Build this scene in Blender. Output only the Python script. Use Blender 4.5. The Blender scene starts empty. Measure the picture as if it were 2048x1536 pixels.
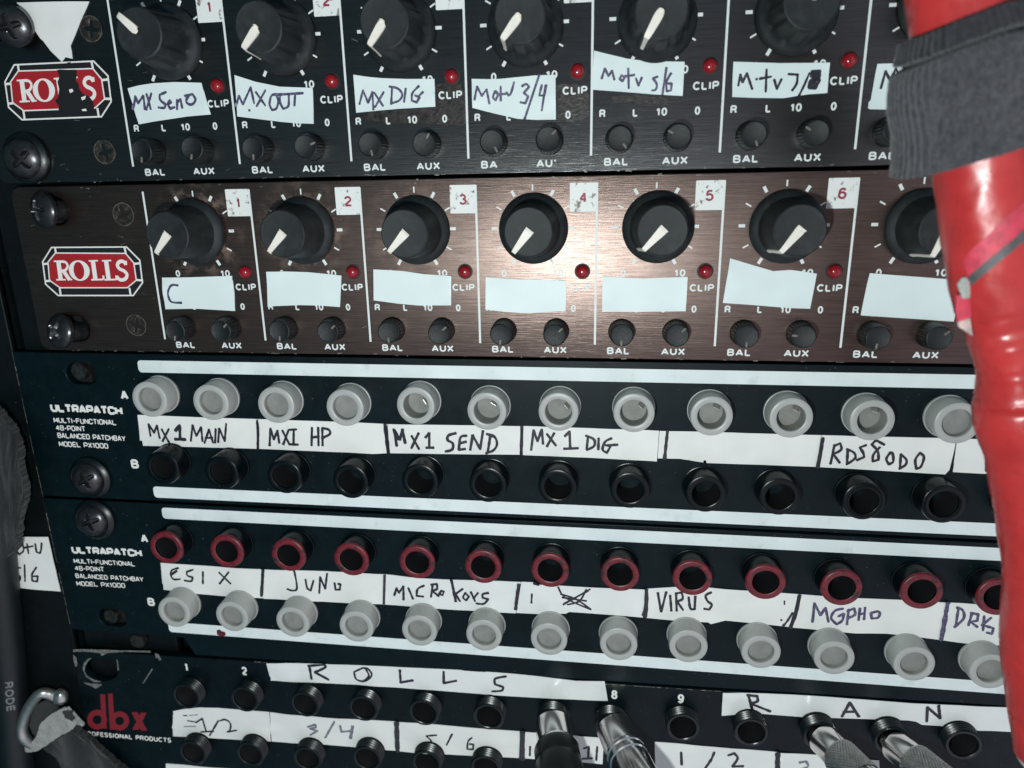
import bpy, bmesh, math, random
from mathutils.bvhtree import BVHTree
from mathutils import Vector, Matrix, Quaternion, noise as mnoise
random.seed(7)
D = bpy.data
SC = bpy.context.scene
COL = SC.collection
MM = 0.001

# ------------------------------------------------------------------ camera
# panel fronts lie in the plane Y = 0; X right, Z up, the viewer on the -Y side. All lengths below in mm.
FOC = 1404.654                       # focal length in pixels of a 2048 px wide picture
CAMC = Vector((118.611, -170.725, -3.118))
RX, RY, RZ = 0.27099, 0.14256, -0.01778
def _rot(rx, ry, rz):
    return Matrix.Rotation(rz, 3, 'Z') @ Matrix.Rotation(rx, 3, 'X') @ Matrix.Rotation(ry, 3, 'Y')
CM = _rot(RX, RY, RZ)                # (X, -Z, Y) -> (right, down, forward)
def _w2c(v): return CM @ Vector((v[0], -v[2], v[1]))
cam_d = D.cameras.new('camera')
cam = D.objects.new('camera', cam_d); COL.objects.link(cam)
SC.camera = cam
cam_d.sensor_fit = 'HORIZONTAL'; cam_d.sensor_width = 36
cam_d.lens = 36 * FOC / 2048
cam_d.clip_start = 0.005; cam_d.clip_end = 20
cam_d.dof.use_dof = True; cam_d.dof.focus_distance = 0.178; cam_d.dof.aperture_fstop = 17
def _c2w(c):                          # inverse
    q = CM.transposed() @ Vector(c); return Vector((q[0], q[2], -q[1]))
r_, d_, f_ = _c2w((1, 0, 0)), _c2w((0, 1, 0)), _c2w((0, 0, 1))
m3 = Matrix((r_, -d_, -f_)).transposed()
cam.matrix_world = Matrix.Translation(CAMC * MM) @ m3.to_4x4()

# ------------------------------------------------------------------ light: a phone torch beside the lens, and a dim room with one side brightened
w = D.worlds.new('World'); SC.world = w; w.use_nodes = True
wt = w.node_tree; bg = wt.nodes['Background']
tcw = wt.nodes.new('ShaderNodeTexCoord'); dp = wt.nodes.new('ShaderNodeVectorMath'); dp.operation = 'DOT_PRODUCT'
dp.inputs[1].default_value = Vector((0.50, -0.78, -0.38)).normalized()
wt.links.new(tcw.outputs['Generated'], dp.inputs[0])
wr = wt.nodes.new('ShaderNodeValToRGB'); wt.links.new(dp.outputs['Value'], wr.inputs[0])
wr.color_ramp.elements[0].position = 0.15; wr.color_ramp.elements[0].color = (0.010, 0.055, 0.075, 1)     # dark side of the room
wr.color_ramp.elements[1].position = 0.95; wr.color_ramp.elements[1].color = (0.72, 0.68, 0.78, 1)        # photographer's side, brightness added to lift the right-hand blacks and the chrome
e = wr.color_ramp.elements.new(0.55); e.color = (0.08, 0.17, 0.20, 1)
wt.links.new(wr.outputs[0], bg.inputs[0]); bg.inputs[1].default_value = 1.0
ld = D.lights.new('phone_torch', 'POINT'); lamp = D.objects.new('phone_torch', ld); COL.objects.link(lamp)
lamp.location = Vector((98.0, -178.0, -36.0)) * MM
ld.energy = 0.95; ld.color = (0.91, 1.0, 0.985); ld.shadow_soft_size = 0.004
ld.use_nodes = True                  # wide 'batwing' beam of a phone torch lens
lt = ld.node_tree; em = [n for n in lt.nodes if n.type == 'EMISSION'][0]
ge = lt.nodes.new('ShaderNodeNewGeometry'); dt = lt.nodes.new('ShaderNodeVectorMath'); dt.operation = 'DOT_PRODUCT'; dt.inputs[1].default_value = (0, 1, 0)
lt.links.new(ge.outputs['Incoming'], dt.inputs[0])
ab = lt.nodes.new('ShaderNodeMath'); ab.operation = 'ABSOLUTE'; lt.links.new(dt.outputs['Value'], ab.inputs[0])
mx = lt.nodes.new('ShaderNodeMath'); mx.operation = 'MAXIMUM'; mx.inputs[1].default_value = 0.45; lt.links.new(ab.outputs[0], mx.inputs[0])
pw = lt.nodes.new('ShaderNodeMath'); pw.operation = 'POWER'; pw.inputs[1].default_value = -1.65; lt.links.new(mx.outputs[0], pw.inputs[0])
lt.links.new(pw.outputs[0], em.inputs['Strength'])
vs = SC.view_settings
vs.view_transform = 'Standard'; vs.look = 'None'; vs.exposure = 0; vs.gamma = 1; vs.use_curve_mapping = False

# ------------------------------------------------------------------ measuring helpers
S = 2.92571
VIEW = dict(A1=(0, 0, S), A2=(660, 0, S), A3=(1348, 0, S), B1=(0, 350, S), B2=(660, 350, S), B3=(1348, 350, S),
            C1=(0, 700, S), C2=(660, 700, S), C3=(1348, 700, S), D1=(0, 1000, S), D2=(660, 1030, S), D3=(1348, 1030, S),
            E1=(0, 1270, 4.1796), E2=(330, 1270, 3.593), E3=(860, 1270, 3.593), E4=(1400, 1270, 3.1605), P=(0, 0, 1))
def ray(v, x, y):
    a, b, k = VIEW[v]
    u, t = a + x / k, b + y / k
    return _c2w(((u - 1024) / FOC, (t - 768) / FOC, 1.0))
def at(v, x, y, h=0.0):
    """point of the plane h mm in front of the panels seen at that spot of the photograph"""
    d = ray(v, x, y)
    return CAMC + d * ((-h - CAMC.y) / d.y)
def ats(v, pts, h=0.0): return [at(v, x, y, h) for x, y in pts]
def mix(pts, h=0.0): return [at(*p, h) for p in pts]

# ------------------------------------------------------------------ materials
def nd(nt, t, **kw):
    n = nt.nodes.new(t)
    for k, v in kw.items(): setattr(n, k, v)
    return n
def mat(name, base, rough=0.5, metal=0.0, var=0.0, vscale=1.0, bump=0.0, bscale=3.0, stretch=(1, 1, 1), specks=0.0,
        speck_col=(0.5, 0.5, 0.48), speck_scale=2.2, spec=0.5, rvar=0.0, trans=0.0, coat=0.0, sheen=0.0, worn=None, sss=0.0):
    m = D.materials.new(name); m.use_nodes = True
    nt = m.node_tree; b = nt.nodes['Principled BSDF']; L = nt.links.new
    b.inputs['Base Color'].default_value = (*base, 1)
    b.inputs['Roughness'].default_value = rough
    b.inputs['Metallic'].default_value = metal
    b.inputs['Specular IOR Level'].default_value = spec
    b.inputs['Transmission Weight'].default_value = trans
    b.inputs['Coat Weight'].default_value = coat
    b.inputs['Sheen Weight'].default_value = sheen
    if sss:
        b.inputs['Subsurface Weight'].default_value = sss
        b.inputs['Subsurface Radius'].default_value = (1, 1, 1); b.inputs['Subsurface Scale'].default_value = 0.0012
    tc = nd(nt, 'ShaderNodeTexCoord')
    oi = nd(nt, 'ShaderNodeObjectInfo')
    off = nd(nt, 'ShaderNodeVectorMath', operation='SCALE'); off.inputs[0].default_value = (37, 11, 23); L(oi.outputs['Random'], off.inputs['Scale'])
    mp = nd(nt, 'ShaderNodeMapping'); mp.inputs['Scale'].default_value = [1000 * s for s in stretch]
    L(tc.outputs['Object'], mp.inputs[0])
    av = nd(nt, 'ShaderNodeVectorMath', operation='ADD'); L(mp.outputs[0], av.inputs[0]); L(off.outputs[0], av.inputs[1])
    vec = av.outputs[0]
    mp2 = nd(nt, 'ShaderNodeMapping'); mp2.inputs['Scale'].default_value = (1000, 1000, 1000); L(tc.outputs['Object'], mp2.inputs[0])
    av2 = nd(nt, 'ShaderNodeVectorMath', operation='ADD'); L(mp2.outputs[0], av2.inputs[0]); L(off.outputs[0], av2.inputs[1])
    iso = av2.outputs[0]
    def noi(scale, detail=3, v=vec, rgh=0.55):
        n = nd(nt, 'ShaderNodeTexNoise'); n.inputs['Scale'].default_value = scale; n.inputs['Detail'].default_value = detail
        n.inputs['Roughness'].default_value = rgh; L(v, n.inputs['Vector']); return n.outputs['Fac']
    def ramp(f, a, c):
        r = nd(nt, 'ShaderNodeMapRange'); r.inputs[1].default_value = a; r.inputs[2].default_value = c; L(f, r.inputs[0]); return r.outputs[0]
    col = None
    def mixc(fac, c1, c2):
        x = nd(nt, 'ShaderNodeMix', data_type='RGBA')
        if hasattr(fac, 'links'): L(fac, x.inputs[0])
        else: x.inputs[0].default_value = fac
        for sk, c in ((6, c1), (7, c2)):
            if hasattr(c, 'links'): L(c, x.inputs[sk])
            else: x.inputs[sk].default_value = (*c, 1)
        return x.outputs[2]
    col = base
    if var:
        f = ramp(noi(vscale, 4), 0.3, 0.7)
        col = mixc(f, tuple(c * (1 - var) for c in base), tuple(min(1, c * (1 + var)) for c in base))
    if worn:
        wc, wa, wb, ws = worn
        col = mixc(ramp(noi(ws, 5, iso, 0.65), wa, wb), col, wc)
    if specks:
        f = ramp(noi(speck_scale, 2, iso, 0.5), 0.78 - specks, 0.83 - specks)
        f2 = nd(nt, 'ShaderNodeMath', operation='MULTIPLY'); L(f, f2.inputs[0]); L(ramp(noi(speck_scale * 0.12, 2, iso), 0.4, 0.65), f2.inputs[1])
        col = mixc(f2.outputs[0], col, speck_col)
    if hasattr(col, 'links'): L(col, b.inputs['Base Color'])
    if rvar:
        f = noi(vscale * 2, 3)
        r = nd(nt, 'ShaderNodeMapRange'); r.inputs[1].default_value = 0.3; r.inputs[2].default_value = 0.7
        r.inputs[3].default_value = max(0.02, rough - rvar); r.inputs[4].default_value = min(1, rough + rvar); L(f, r.inputs[0]); L(r.outputs[0], b.inputs['Roughness'])
    if bump:
        bp = nd(nt, 'ShaderNodeBump'); bp.inputs['Strength'].default_value = min(1, bump); bp.inputs['Distance'].default_value = 0.0002 * max(1, bump)
        L(noi(bscale, 4), bp.inputs['Height']); L(bp.outputs[0], b.inputs['Normal'])
    m['bsdf'] = b.name
    return m

def brushed(name, base, dust, dust_a, dust_b, rough=0.42, metal=0.75, streak=0.35, dcol=(0.22, 0.17, 0.14), ring=0.0):
    PITCH_M = 0.0287323
    """anodised aluminium brushed along X, with dust and rubbed patches"""
    m = D.materials.new(name); m.use_nodes = True
    nt = m.node_tree; b = nt.nodes['Principled BSDF']; L = nt.links.new
    tc = nd(nt, 'ShaderNodeTexCoord')
    def noi(sc, detail, rgh=0.5):
        mp = nd(nt, 'ShaderNodeMapping'); mp.inputs['Scale'].default_value = [1000 * s for s in sc]; L(tc.outputs['Object'], mp.inputs[0])
        n = nd(nt, 'ShaderNodeTexNoise'); n.inputs['Scale'].default_value = 1; n.inputs['Detail'].default_value = detail; n.inputs['Roughness'].default_value = rgh
        L(mp.outputs[0], n.inputs['Vector']); return n.outputs['Fac']
    def ramp(f, a, c, o0=0, o1=1):
        r = nd(nt, 'ShaderNodeMapRange'); r.inputs[1].default_value = a; r.inputs[2].default_value = c; r.inputs[3].default_value = o0; r.inputs[4].default_value = o1
        L(f, r.inputs[0]); return r.outputs[0]
    def mixc(fac, c1, c2):
        x = nd(nt, 'ShaderNodeMix', data_type='RGBA'); L(fac, x.inputs[0])
        for sk, c in ((6, c1), (7, c2)):
            if hasattr(c, 'links'): L(c, x.inputs[sk])
            else: x.inputs[sk].default_value = (*c, 1)
        return x.outputs[2]
    g = noi((0.09, 0.09, 3.2), 5, 0.6)
    col = mixc(ramp(g, 0.3, 0.7), tuple(c * (1 - streak) for c in base), tuple(c * (1 + streak) for c in base))
    d1 = ramp(noi((0.055, 0.055, 0.07), 6, 0.68), dust_a, dust_b)
    d2 = ramp(noi((0.5, 0.5, 0.9), 4, 0.7), 0.35, 0.65)
    mu = nd(nt, 'ShaderNodeMath', operation='MULTIPLY'); L(d1, mu.inputs[0]); L(d2, mu.inputs[1])
    mu2 = nd(nt, 'ShaderNodeMath', operation='MULTIPLY'); L(mu.outputs[0], mu2.inputs[0]); mu2.inputs[1].default_value = dust
    col = mixc(mu2.outputs[0], col, dcol)
    if ring:
        sx = nd(nt, 'ShaderNodeSeparateXYZ'); L(tc.outputs['Object'], sx.inputs[0])
        def mth(op, a, b=None, c=None):
            n = nd(nt, 'ShaderNodeMath', operation=op)
            for i, q in enumerate((a, b, c)):
                if q is None: continue
                if hasattr(q, 'links'): L(q, n.inputs[i])
                else: n.inputs[i].default_value = q
            return n.outputs[0]
        wx = mth('WRAP', mth('SUBTRACT', sx.outputs[0], 0.0136), PITCH_M / 2, -PITCH_M / 2)
        dz_ = mth('SUBTRACT', sx.outputs[2], -0.0122)
        dist = mth('SQRT', mth('ADD', mth('MULTIPLY', wx, wx), mth('MULTIPLY', dz_, dz_)))
        rg = ramp(dist, 0.0085, 0.0135, 1, 0)
        rn = ramp(noi((0.20, 0.20, 0.26), 5, 0.7), 0.47, 0.60)
        fx = ramp(sx.outputs[0], 0.0, 0.11, 1.0, 0.12)
        fx = mth('MULTIPLY', fx, ramp(sx.outputs[0], -0.001, 0.006))
        rm = mth('MULTIPLY', mth('MULTIPLY', rg, rn), mth('MULTIPLY', fx, ring))
        col = mixc(rm, col, (0.24, 0.155, 0.115))
        mu2 = nd(nt, 'ShaderNodeMath', operation='MAXIMUM'); L(rm, mu2.inputs[0])
        mm_ = nd(nt, 'ShaderNodeMath', operation='MULTIPLY'); L(mu.outputs[0], mm_.inputs[0]); mm_.inputs[1].default_value = dust; L(mm_.outputs[0], mu2.inputs[1])
    sp = ramp(noi((1.7, 1.7, 1.7), 2), 0.765, 0.80)
    col = mixc(sp, col, (0.42, 0.40, 0.38))
    L(col, b.inputs['Base Color'])
    me = nd(nt, 'ShaderNodeMath', operation='SUBTRACT'); me.inputs[0].default_value = metal; L(mu2.outputs[0], me.inputs[1]); me.use_clamp = True
    L(me.outputs[0], b.inputs['Metallic'])
    b.inputs['Roughness'].default_value = rough
    b.inputs['Anisotropic'].default_value = 0.6
    tg = nd(nt, 'ShaderNodeTangent'); tg.direction_type = 'UV_MAP'; L(tg.outputs[0], b.inputs['Tangent'])
    bp = nd(nt, 'ShaderNodeBump'); bp.inputs['Strength'].default_value = 0.22; bp.inputs['Distance'].default_value = 0.0001
    L(noi((0.12, 0.12, 6.0), 4, 0.6), bp.inputs['Height']); L(bp.outputs[0], b.inputs['Normal'])
    return m

M = dict(
    mixer_black=brushed('black_brushed_panel', (0.085, 0.085, 0.085), 0.10, 0.55, 0.80, 0.265, 0.985, 0.25, (0.10, 0.085, 0.075)),
    mixer_brown=brushed('brown_brushed_panel', (0.094, 0.068, 0.060), 0.14, 0.52, 0.76, 0.30, 0.97, 0.30, (0.15, 0.10, 0.078), ring=0.85),
    satin=mat('black_satin_panel', (0.0008, 0.0062, 0.0085), 0.42, 0, 0.25, 0.15, 0.12, 6, specks=0.055, speck_col=(0.2, 0.2, 0.2), rvar=0.06, spec=0.20),
    gloss=mat('black_gloss_panel', (0.0008, 0.0050, 0.0068), 0.40, 0, 0.3, 0.2, 0.15, 3, specks=0.05, speck_col=(0.25, 0.25, 0.25), rvar=0.08, spec=0.24),
    rack=mat('black_rack_metal', (0.0010, 0.0028, 0.0036), 0.55, 0, 0.4, 0.3, 0.3, 2, specks=0.04, speck_col=(0.12, 0.12, 0.12), spec=0.25),
    white_print=mat('white_print', (0.74, 0.77, 0.75), 0.55, worn=((0.30, 0.29, 0.28), 0.62, 0.80, 0.9)),
    white_stripe=mat('white_stripe_print', (0.71, 0.765, 0.76), 0.5, 0, 0.05, 0.12, specks=0.03, speck_col=(0.3, 0.3, 0.3), worn=((0.52, 0.55, 0.54), 0.56, 0.85, 0.22)),
    number_white=mat('number_box_print', (0.78, 0.79, 0.76), 0.55, worn=((0.20, 0.15, 0.13), 0.565, 0.65, 0.62)),
    digit_red=mat('digit_red', (0.28, 0.03, 0.06), 0.55),
    paper=mat('white_vinyl_label', (0.715, 0.795, 0.785), 0.5, 0, 0.025, 0.12, 0.10, 0.35, specks=0.012, speck_col=(0.45, 0.42, 0.42)),
    tape=mat('cream_masking_tape', (0.77, 0.76, 0.73), 0.55, 0, 0.035, 0.15, 0.15, 0.5, specks=0.015, speck_col=(0.5, 0.46, 0.42)),
    tape_gloss=mat('glossy_white_tape', (0.76, 0.76, 0.74), 0.22, 0, 0.03, 0.15, 0.45, 0.22, coat=0.3),
    ink=mat('black_marker_ink', (0.022, 0.020, 0.030), 0.4, 0, 0.5, 1.5),
    ink_blue=mat('faded_marker_ink', (0.055, 0.045, 0.10), 0.45, worn=((0.22, 0.20, 0.32), 0.48, 0.75, 1.6)),
    ink_grey=mat('grey_pencil_ink', (0.16, 0.15, 0.19), 0.5, worn=((0.4, 0.4, 0.42), 0.5, 0.75, 2)),
    knob=mat('black_rubber_knob', (0.0065, 0.0090, 0.0105), 0.62, 0, 0.35, 0.5, 0.25, 8, specks=0.06, speck_col=(0.10, 0.10, 0.10), speck_scale=2.5, worn=((0.026, 0.029, 0.030), 0.50, 0.85, 0.35)),
    small_knob=mat('black_plastic_knob', (0.0045, 0.0065, 0.0075), 0.45, 0, 0.3, 0.8, 0.5, 7, specks=0.03, speck_col=(0.12, 0.11, 0.10)),
    notch=mat('dirty_pointer_groove', (0.16, 0.14, 0.12), 0.7, 0, 0.4, 2),
    pointer=mat('cream_pointer', (0.78, 0.72, 0.64), 0.5, 0, 0.06, 1, worn=((0.36, 0.30, 0.25), 0.66, 0.85, 0.8)),
    led=mat('red_led_plastic', (0.28, 0.008, 0.014), 0.18, coat=0.4, sss=0.3),
    led_hole=mat('led_hole', (0.012, 0.008, 0.008), 0.6),
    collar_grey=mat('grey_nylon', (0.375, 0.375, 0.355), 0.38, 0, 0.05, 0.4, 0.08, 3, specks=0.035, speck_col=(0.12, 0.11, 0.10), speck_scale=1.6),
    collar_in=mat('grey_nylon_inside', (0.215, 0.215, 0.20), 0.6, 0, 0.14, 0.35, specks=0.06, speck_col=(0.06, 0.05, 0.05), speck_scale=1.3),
    collar_black=mat('black_nylon', (0.0015, 0.0036, 0.0046), 0.27, 0, 0.3, 0.6, 0.12, 3, specks=0.05, speck_col=(0.10, 0.10, 0.10), spec=0.25),
    dark=mat('dark_socket', (0.006, 0.006, 0.007), 0.6),
    red_ring=mat('worn_red_paint', (0.15, 0.010, 0.018), 0.42, 0, 0.25, 0.8, worn=((0.02, 0.012, 0.014), 0.50, 0.64, 0.5)),
    contact=mat('contact_spring', (0.72, 0.70, 0.66), 0.3, 0.8),
    jack_black=mat('black_threaded_nylon', (0.003, 0.0048, 0.0056), 0.30, 0, 0.3, 0.6, 0.15, 2),
    screw=mat('black_oxide_screw', (0.050, 0.050, 0.054), 0.28, 0.75, 0.35, 0.6, 0.15, 2, worn=((0.30, 0.28, 0.27), 0.66, 0.76, 0.9)),
    screw_worn=mat('worn_cross_recess', (0.30, 0.29, 0.29), 0.32, 0.9, 0.6, 1.2),
    washer=mat('black_nylon_washer', (0.004, 0.006, 0.007), 0.35, 0, 0.4, 0.6, 0.15, 2, specks=0.05, speck_col=(0.15, 0.15, 0.15)),
    flat_screw=mat('tarnished_flat_screw', (0.035, 0.031, 0.028), 0.5, 0.5, 0.6, 0.9, 0.4, 1.5, worn=((0.13, 0.115, 0.10), 0.56, 0.72, 0.9)),
    flat_cross=mat('dirty_cross_recess', (0.10, 0.09, 0.075), 0.6, 0.3, 0.7, 1.4),
    flat_rim=mat('rubbed_screw_rim', (0.17, 0.145, 0.115), 0.5, 0.5, 0.6, 0.7, worn=((0.04, 0.035, 0.03), 0.5, 0.62, 0.35)),
    emblem_red=mat('emblem_red', (0.36, 0.012, 0.018), 0.5, 0, 0.06, 0.4, specks=0.015, speck_col=(0.8, 0.8, 0.8)),
    emblem_white=mat('emblem_white', (0.80, 0.79, 0.74), 0.5),
    emblem_black=mat('emblem_black', (0.010, 0.010, 0.011), 0.5),
    logo_red=mat('logo_red', (0.21, 0.011, 0.018), 0.5, worn=((0.03, 0.01, 0.012), 0.66, 0.74, 0.8)),
    chrome=mat('nickel_plug', (0.82, 0.77, 0.75), 0.19, 1.0),
    chrome_worn=mat('nickel_knurl', (0.58, 0.55, 0.53), 0.30, 1.0, 0.2, 0.8),
    boot=mat('black_rubber_boot', (0.005, 0.007, 0.008), 0.38, 0, 0.3, 0.4, 0.1, 2),
    red_tape=mat('red_vinyl_tape', (0.37, 0.026, 0.026), 0.32, 0, 0.14, 0.12, 0.5, 0.30, spec=0.4, rvar=0.10, specks=0.01, speck_col=(0.16, 0.02, 0.02), worn=((0.30, 0.024, 0.025), 0.55, 0.8, 0.16)),
    pink=mat('faded_pink_tape', (0.45, 0.032, 0.060), 0.6, 0, 0.3, 0.5, 0.4, 1),
    grey_tape=mat('grey_tape_edge', (0.075, 0.066, 0.070), 0.6, 0, 0.35, 0.4, 0.4, 1, worn=((0.33, 0.29, 0.26), 0.62, 0.75, 0.4)),
    pale_tape=mat('pale_peeled_tape', (0.45, 0.33, 0.30), 0.65, 0, 0.4, 0.5, 0.4, 1),
    knit=mat('grey_ribbed_fabric', (0.043, 0.041, 0.047), 0.95, 0, 0.40, 1.3, 1.0, 3.2, stretch=(1, 1, 0.6), sheen=0.25, spec=0.1, worn=((0.092, 0.088, 0.088), 0.50, 0.8, 1.9)),
    knit_dark=mat('dark_ribbed_hem', (0.024, 0.023, 0.027), 0.95, 0, 0.4, 1.3, 1.0, 3.2, sheen=0.2, spec=0.1),
    strap=mat('black_hook_strap', (0.0075, 0.0085, 0.0095), 0.9, 0, 0.7, 3.0, 0.7, 9, sheen=0.2, spec=0.15, specks=0.05, speck_col=(0.3, 0.3, 0.3)),
    frayed=mat('frayed_grey_webbing', (0.33, 0.33, 0.315), 0.9, 0, 0.22, 2.5, 0.9, 5, spec=0.1),
    steel=mat('dull_steel_wire', (0.44, 0.44, 0.42), 0.32, 0.9, 0.15, 0.6, 0.15, 1.5),
    cable=mat('black_cable_jacket', (0.003, 0.005, 0.006), 0.5, 0, 0.3, 0.4, 0.2, 1.5),
    faint=mat('faint_grey_print', (0.15, 0.157, 0.157), 0.6, worn=((0.02, 0.02, 0.02), 0.55, 0.7, 1.5)),
    glue=mat('shiny_glue_residue', (0.040, 0.034, 0.031), 0.28, 0.25, 0.6, 0.9, 0.35, 1.5, specks=0.045, speck_col=(0.5, 0.5, 0.48), speck_scale=1.8),
    nut=mat('worn_steel_nut', (0.07, 0.067, 0.06), 0.32, 0.85, 0.6, 0.9, 0.6, 1.2),
    edge=mat('rubbed_edge', (0.16, 0.15, 0.12), 0.5, 0.4, 0.6, 0.8),
    bare=mat('bare_metal_chips', (0.19, 0.19, 0.175), 0.5, 0.3, 0.5, 1.5),
)

# ------------------------------------------------------------------ building helpers
ORG = {}
def tag(o, label=None, cat=None, group=None, kind=None):
    if label: o['label'] = label
    if cat: o['category'] = cat
    if group: o['group'] = group
    if kind: o['kind'] = kind
    return o
def thing(name, label, cat, org, group=None):
    o = D.objects.new(name, None); COL.objects.link(o); o.empty_display_size = 0.01
    o.location = Vector(org) * MM; ORG[o.name] = Vector(org)
    return tag(o, label, cat, group)
def obj(name, src, mats, parent=None, org=None, smooth=False, sharp=None):
    """src: bmesh (in mm, world) -> one mesh object"""
    if not isinstance(mats, (list, tuple)): mats = [mats]
    me = D.meshes.new(name)
    if org is None:
        n = max(1, len(src.verts)); org = Vector((0, 0, 0))
        for v in src.verts: org += v.co
        org /= n
    org = Vector(org)
    for v in src.verts: v.co = (v.co - org) * MM
    if smooth:
        for f in src.faces: f.smooth = True
    src.to_mesh(me); src.free()
    for m in mats: me.materials.append(M[m])
    if smooth and sharp: me.set_sharp_from_angle(angle=math.radians(sharp))
    o = D.objects.new(name, me); COL.objects.link(o)
    place(o, org, parent)
    return o
def place(o, org, parent=None, quat=None):
    base = Vector((0, 0, 0))
    if parent is not None:
        o.parent = parent; base = ORG[parent.name]
    o.location = (Vector(org) - base) * MM
    ORG[o.name] = Vector(org)
    if quat is not None: o.rotation_mode = 'QUATERNION'; o.rotation_quaternion = quat
    return o
def dup(src, org, parent, quat):
    """copy of a part with copies of its sub-parts"""
    o = src.copy(); COL.objects.link(o); o.parent = None
    place(o, org, parent, quat)
    for ch in [c for c in src.children]:
        k = ch.copy(); COL.objects.link(k); k.parent = o; k.matrix_parent_inverse = ch.matrix_parent_inverse
    return o
BASEQ = Matrix(((1, 0, 0), (0, 0, -1), (0, 1, 0))).to_quaternion()     # local z -> world -Y, local y -> world Z
def aim(frm, to, spin=0.0):
    """local z axis from frm towards to, spun"""
    d = (Vector(to) - Vector(frm)).normalized()
    t = Vector((0, -1, 0)).rotation_difference(d)
    return t @ BASEQ @ Quaternion((0, 0, 1), spin)

def lathe(bm, prof, seg=48, mod=None, cap=True, mi=None, M4=None):
    rings = []
    for j, (r, z) in enumerate(prof):
        ring = []
        if r < 1e-6:
            v = bm.verts.new((0, 0, z)); ring = [v]
        else:
            for i in range(seg):
                a = 2 * math.pi * i / seg
                rr = r * (mod(a, z) if mod else 1)
                ring.append(bm.verts.new((rr * math.cos(a), rr * math.sin(a), z)))
        rings.append(ring)
    for j in range(len(rings) - 1):
        a, b = rings[j], rings[j + 1]
        for i in range(seg):
            k = (i + 1) % seg
            if len(a) == 1 and len(b) == 1: continue
            if len(a) == 1: f = bm.faces.new((a[0], b[k], b[i]))
            elif len(b) == 1: f = bm.faces.new((a[i], a[k], b[0]))
            else: f = bm.faces.new((a[i], a[k], b[k], b[i]))
            if mi: f.material_index = mi[j]
    vs_ = [v for r in rings for v in r]
    if M4 is not None: bmesh.ops.transform(bm, matrix=M4, verts=vs_)
    return vs_
def local_obj(name, bm, mats, smooth=True, sharp=35):
    """mesh in local mm coordinates around its own origin, not yet placed"""
    if not isinstance(mats, (list, tuple)): mats = [mats]
    for v in bm.verts: v.co *= MM
    if smooth:
        for f in bm.faces: f.smooth = True
    bmesh.ops.recalc_face_normals(bm, faces=bm.faces)
    me = D.meshes.new(name); bm.to_mesh(me); bm.free()
    for m in mats: me.materials.append(M[m])
    if smooth and sharp: me.set_sharp_from_angle(angle=math.radians(sharp))
    o = D.objects.new(name, me); COL.objects.link(o); ORG[o.name] = Vector((0, 0, 0))
    return o
def curve_mesh(splines, thick, bevel, res=2, h=0.0):
    """filled 2-D outline(s) with holes -> bmesh of a plate standing in the XZ plane, front at Y=-h"""
    cu = D.curves.new('tmp', 'CURVE'); cu.dimensions = '2D'; cu.fill_mode = 'BOTH'
    cu.extrude = max(0.0, thick / 2 - bevel); cu.bevel_depth = bevel; cu.bevel_resolution = res; cu.offset = -bevel
    for pts in splines:
        sp = cu.splines.new('POLY'); sp.points.add(len(pts) - 1); sp.use_cyclic_u = True
        for p, q in zip(sp.points, pts): p.co = (q[0], q[-1], 0, 1)
    ob = D.objects.new('tmp', cu); COL.objects.link(ob)
    me = D.meshes.new_from_object(ob.evaluated_get(bpy.context.evaluated_depsgraph_get()))
    bm = bmesh.new(); bm.from_mesh(me)
    D.objects.remove(ob); D.curves.remove(cu); D.meshes.remove(me)
    for v in bm.verts: v.co = Vector((v.co.x, -v.co.z + thick / 2 - h, v.co.y))
    bmesh.ops.remove_doubles(bm, verts=bm.verts, dist=0.001)
    return bm
def uv_xz(o):
    me = o.data; uv = me.uv_layers.new(name='UVMap')
    for lp in me.loops:
        c = me.vertices[lp.vertex_index].co; uv.data[lp.index].uv = (c.z * 10, c.x * 10)
def circ(x, z, r, n=24): return [(x + r * math.cos(2 * math.pi * i / n), z + r * math.sin(2 * math.pi * i / n)) for i in range(n)]
def slot(x, z, w, hh, n=10):
    r = hh / 2; c = w / 2 - r
    return [(x + c + r * math.cos(a), z + r * math.sin(a)) for a in [-math.pi / 2 + math.pi * i / n for i in range(n + 1)]] + \
           [(x - c + r * math.cos(a), z + r * math.sin(a)) for a in [math.pi / 2 + math.pi * i / n for i in range(n + 1)]]
def rrect(x0, z0, x1, z1, r, n=5, corners=(1, 1, 1, 1)):
    out = []
    for (cx, cz, a0, k) in ((x1 - r, z0 + r, -90, corners[0]), (x1 - r, z1 - r, 0, corners[1]), (x0 + r, z1 - r, 90, corners[2]), (x0 + r, z0 + r, 180, corners[3])):
        if k:
            for i in range(n + 1):
                a = math.radians(a0 + 90 * i / n); out.append((cx + r * math.cos(a), cz + r * math.sin(a)))
        else:
            out.append({-90: (x1, z0), 0: (x1, z1), 90: (x0, z1), 180: (x0, z0)}[a0])
    return out
def poly(bm, pts, h, mi=0):
    """flat face in the XZ plane at Y=-h facing the viewer; pts are (x,z) or Vectors"""
    q = [(p[0], p[-1]) for p in pts]
    ar = sum(q[i][0] * q[(i + 1) % len(q)][1] - q[(i + 1) % len(q)][0] * q[i][1] for i in range(len(q)))
    if ar < 0: q = q[::-1]
    f = bm.faces.new([bm.verts.new((x, -h, z)) for x, z in q]); f.material_index = mi
    return f
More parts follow.
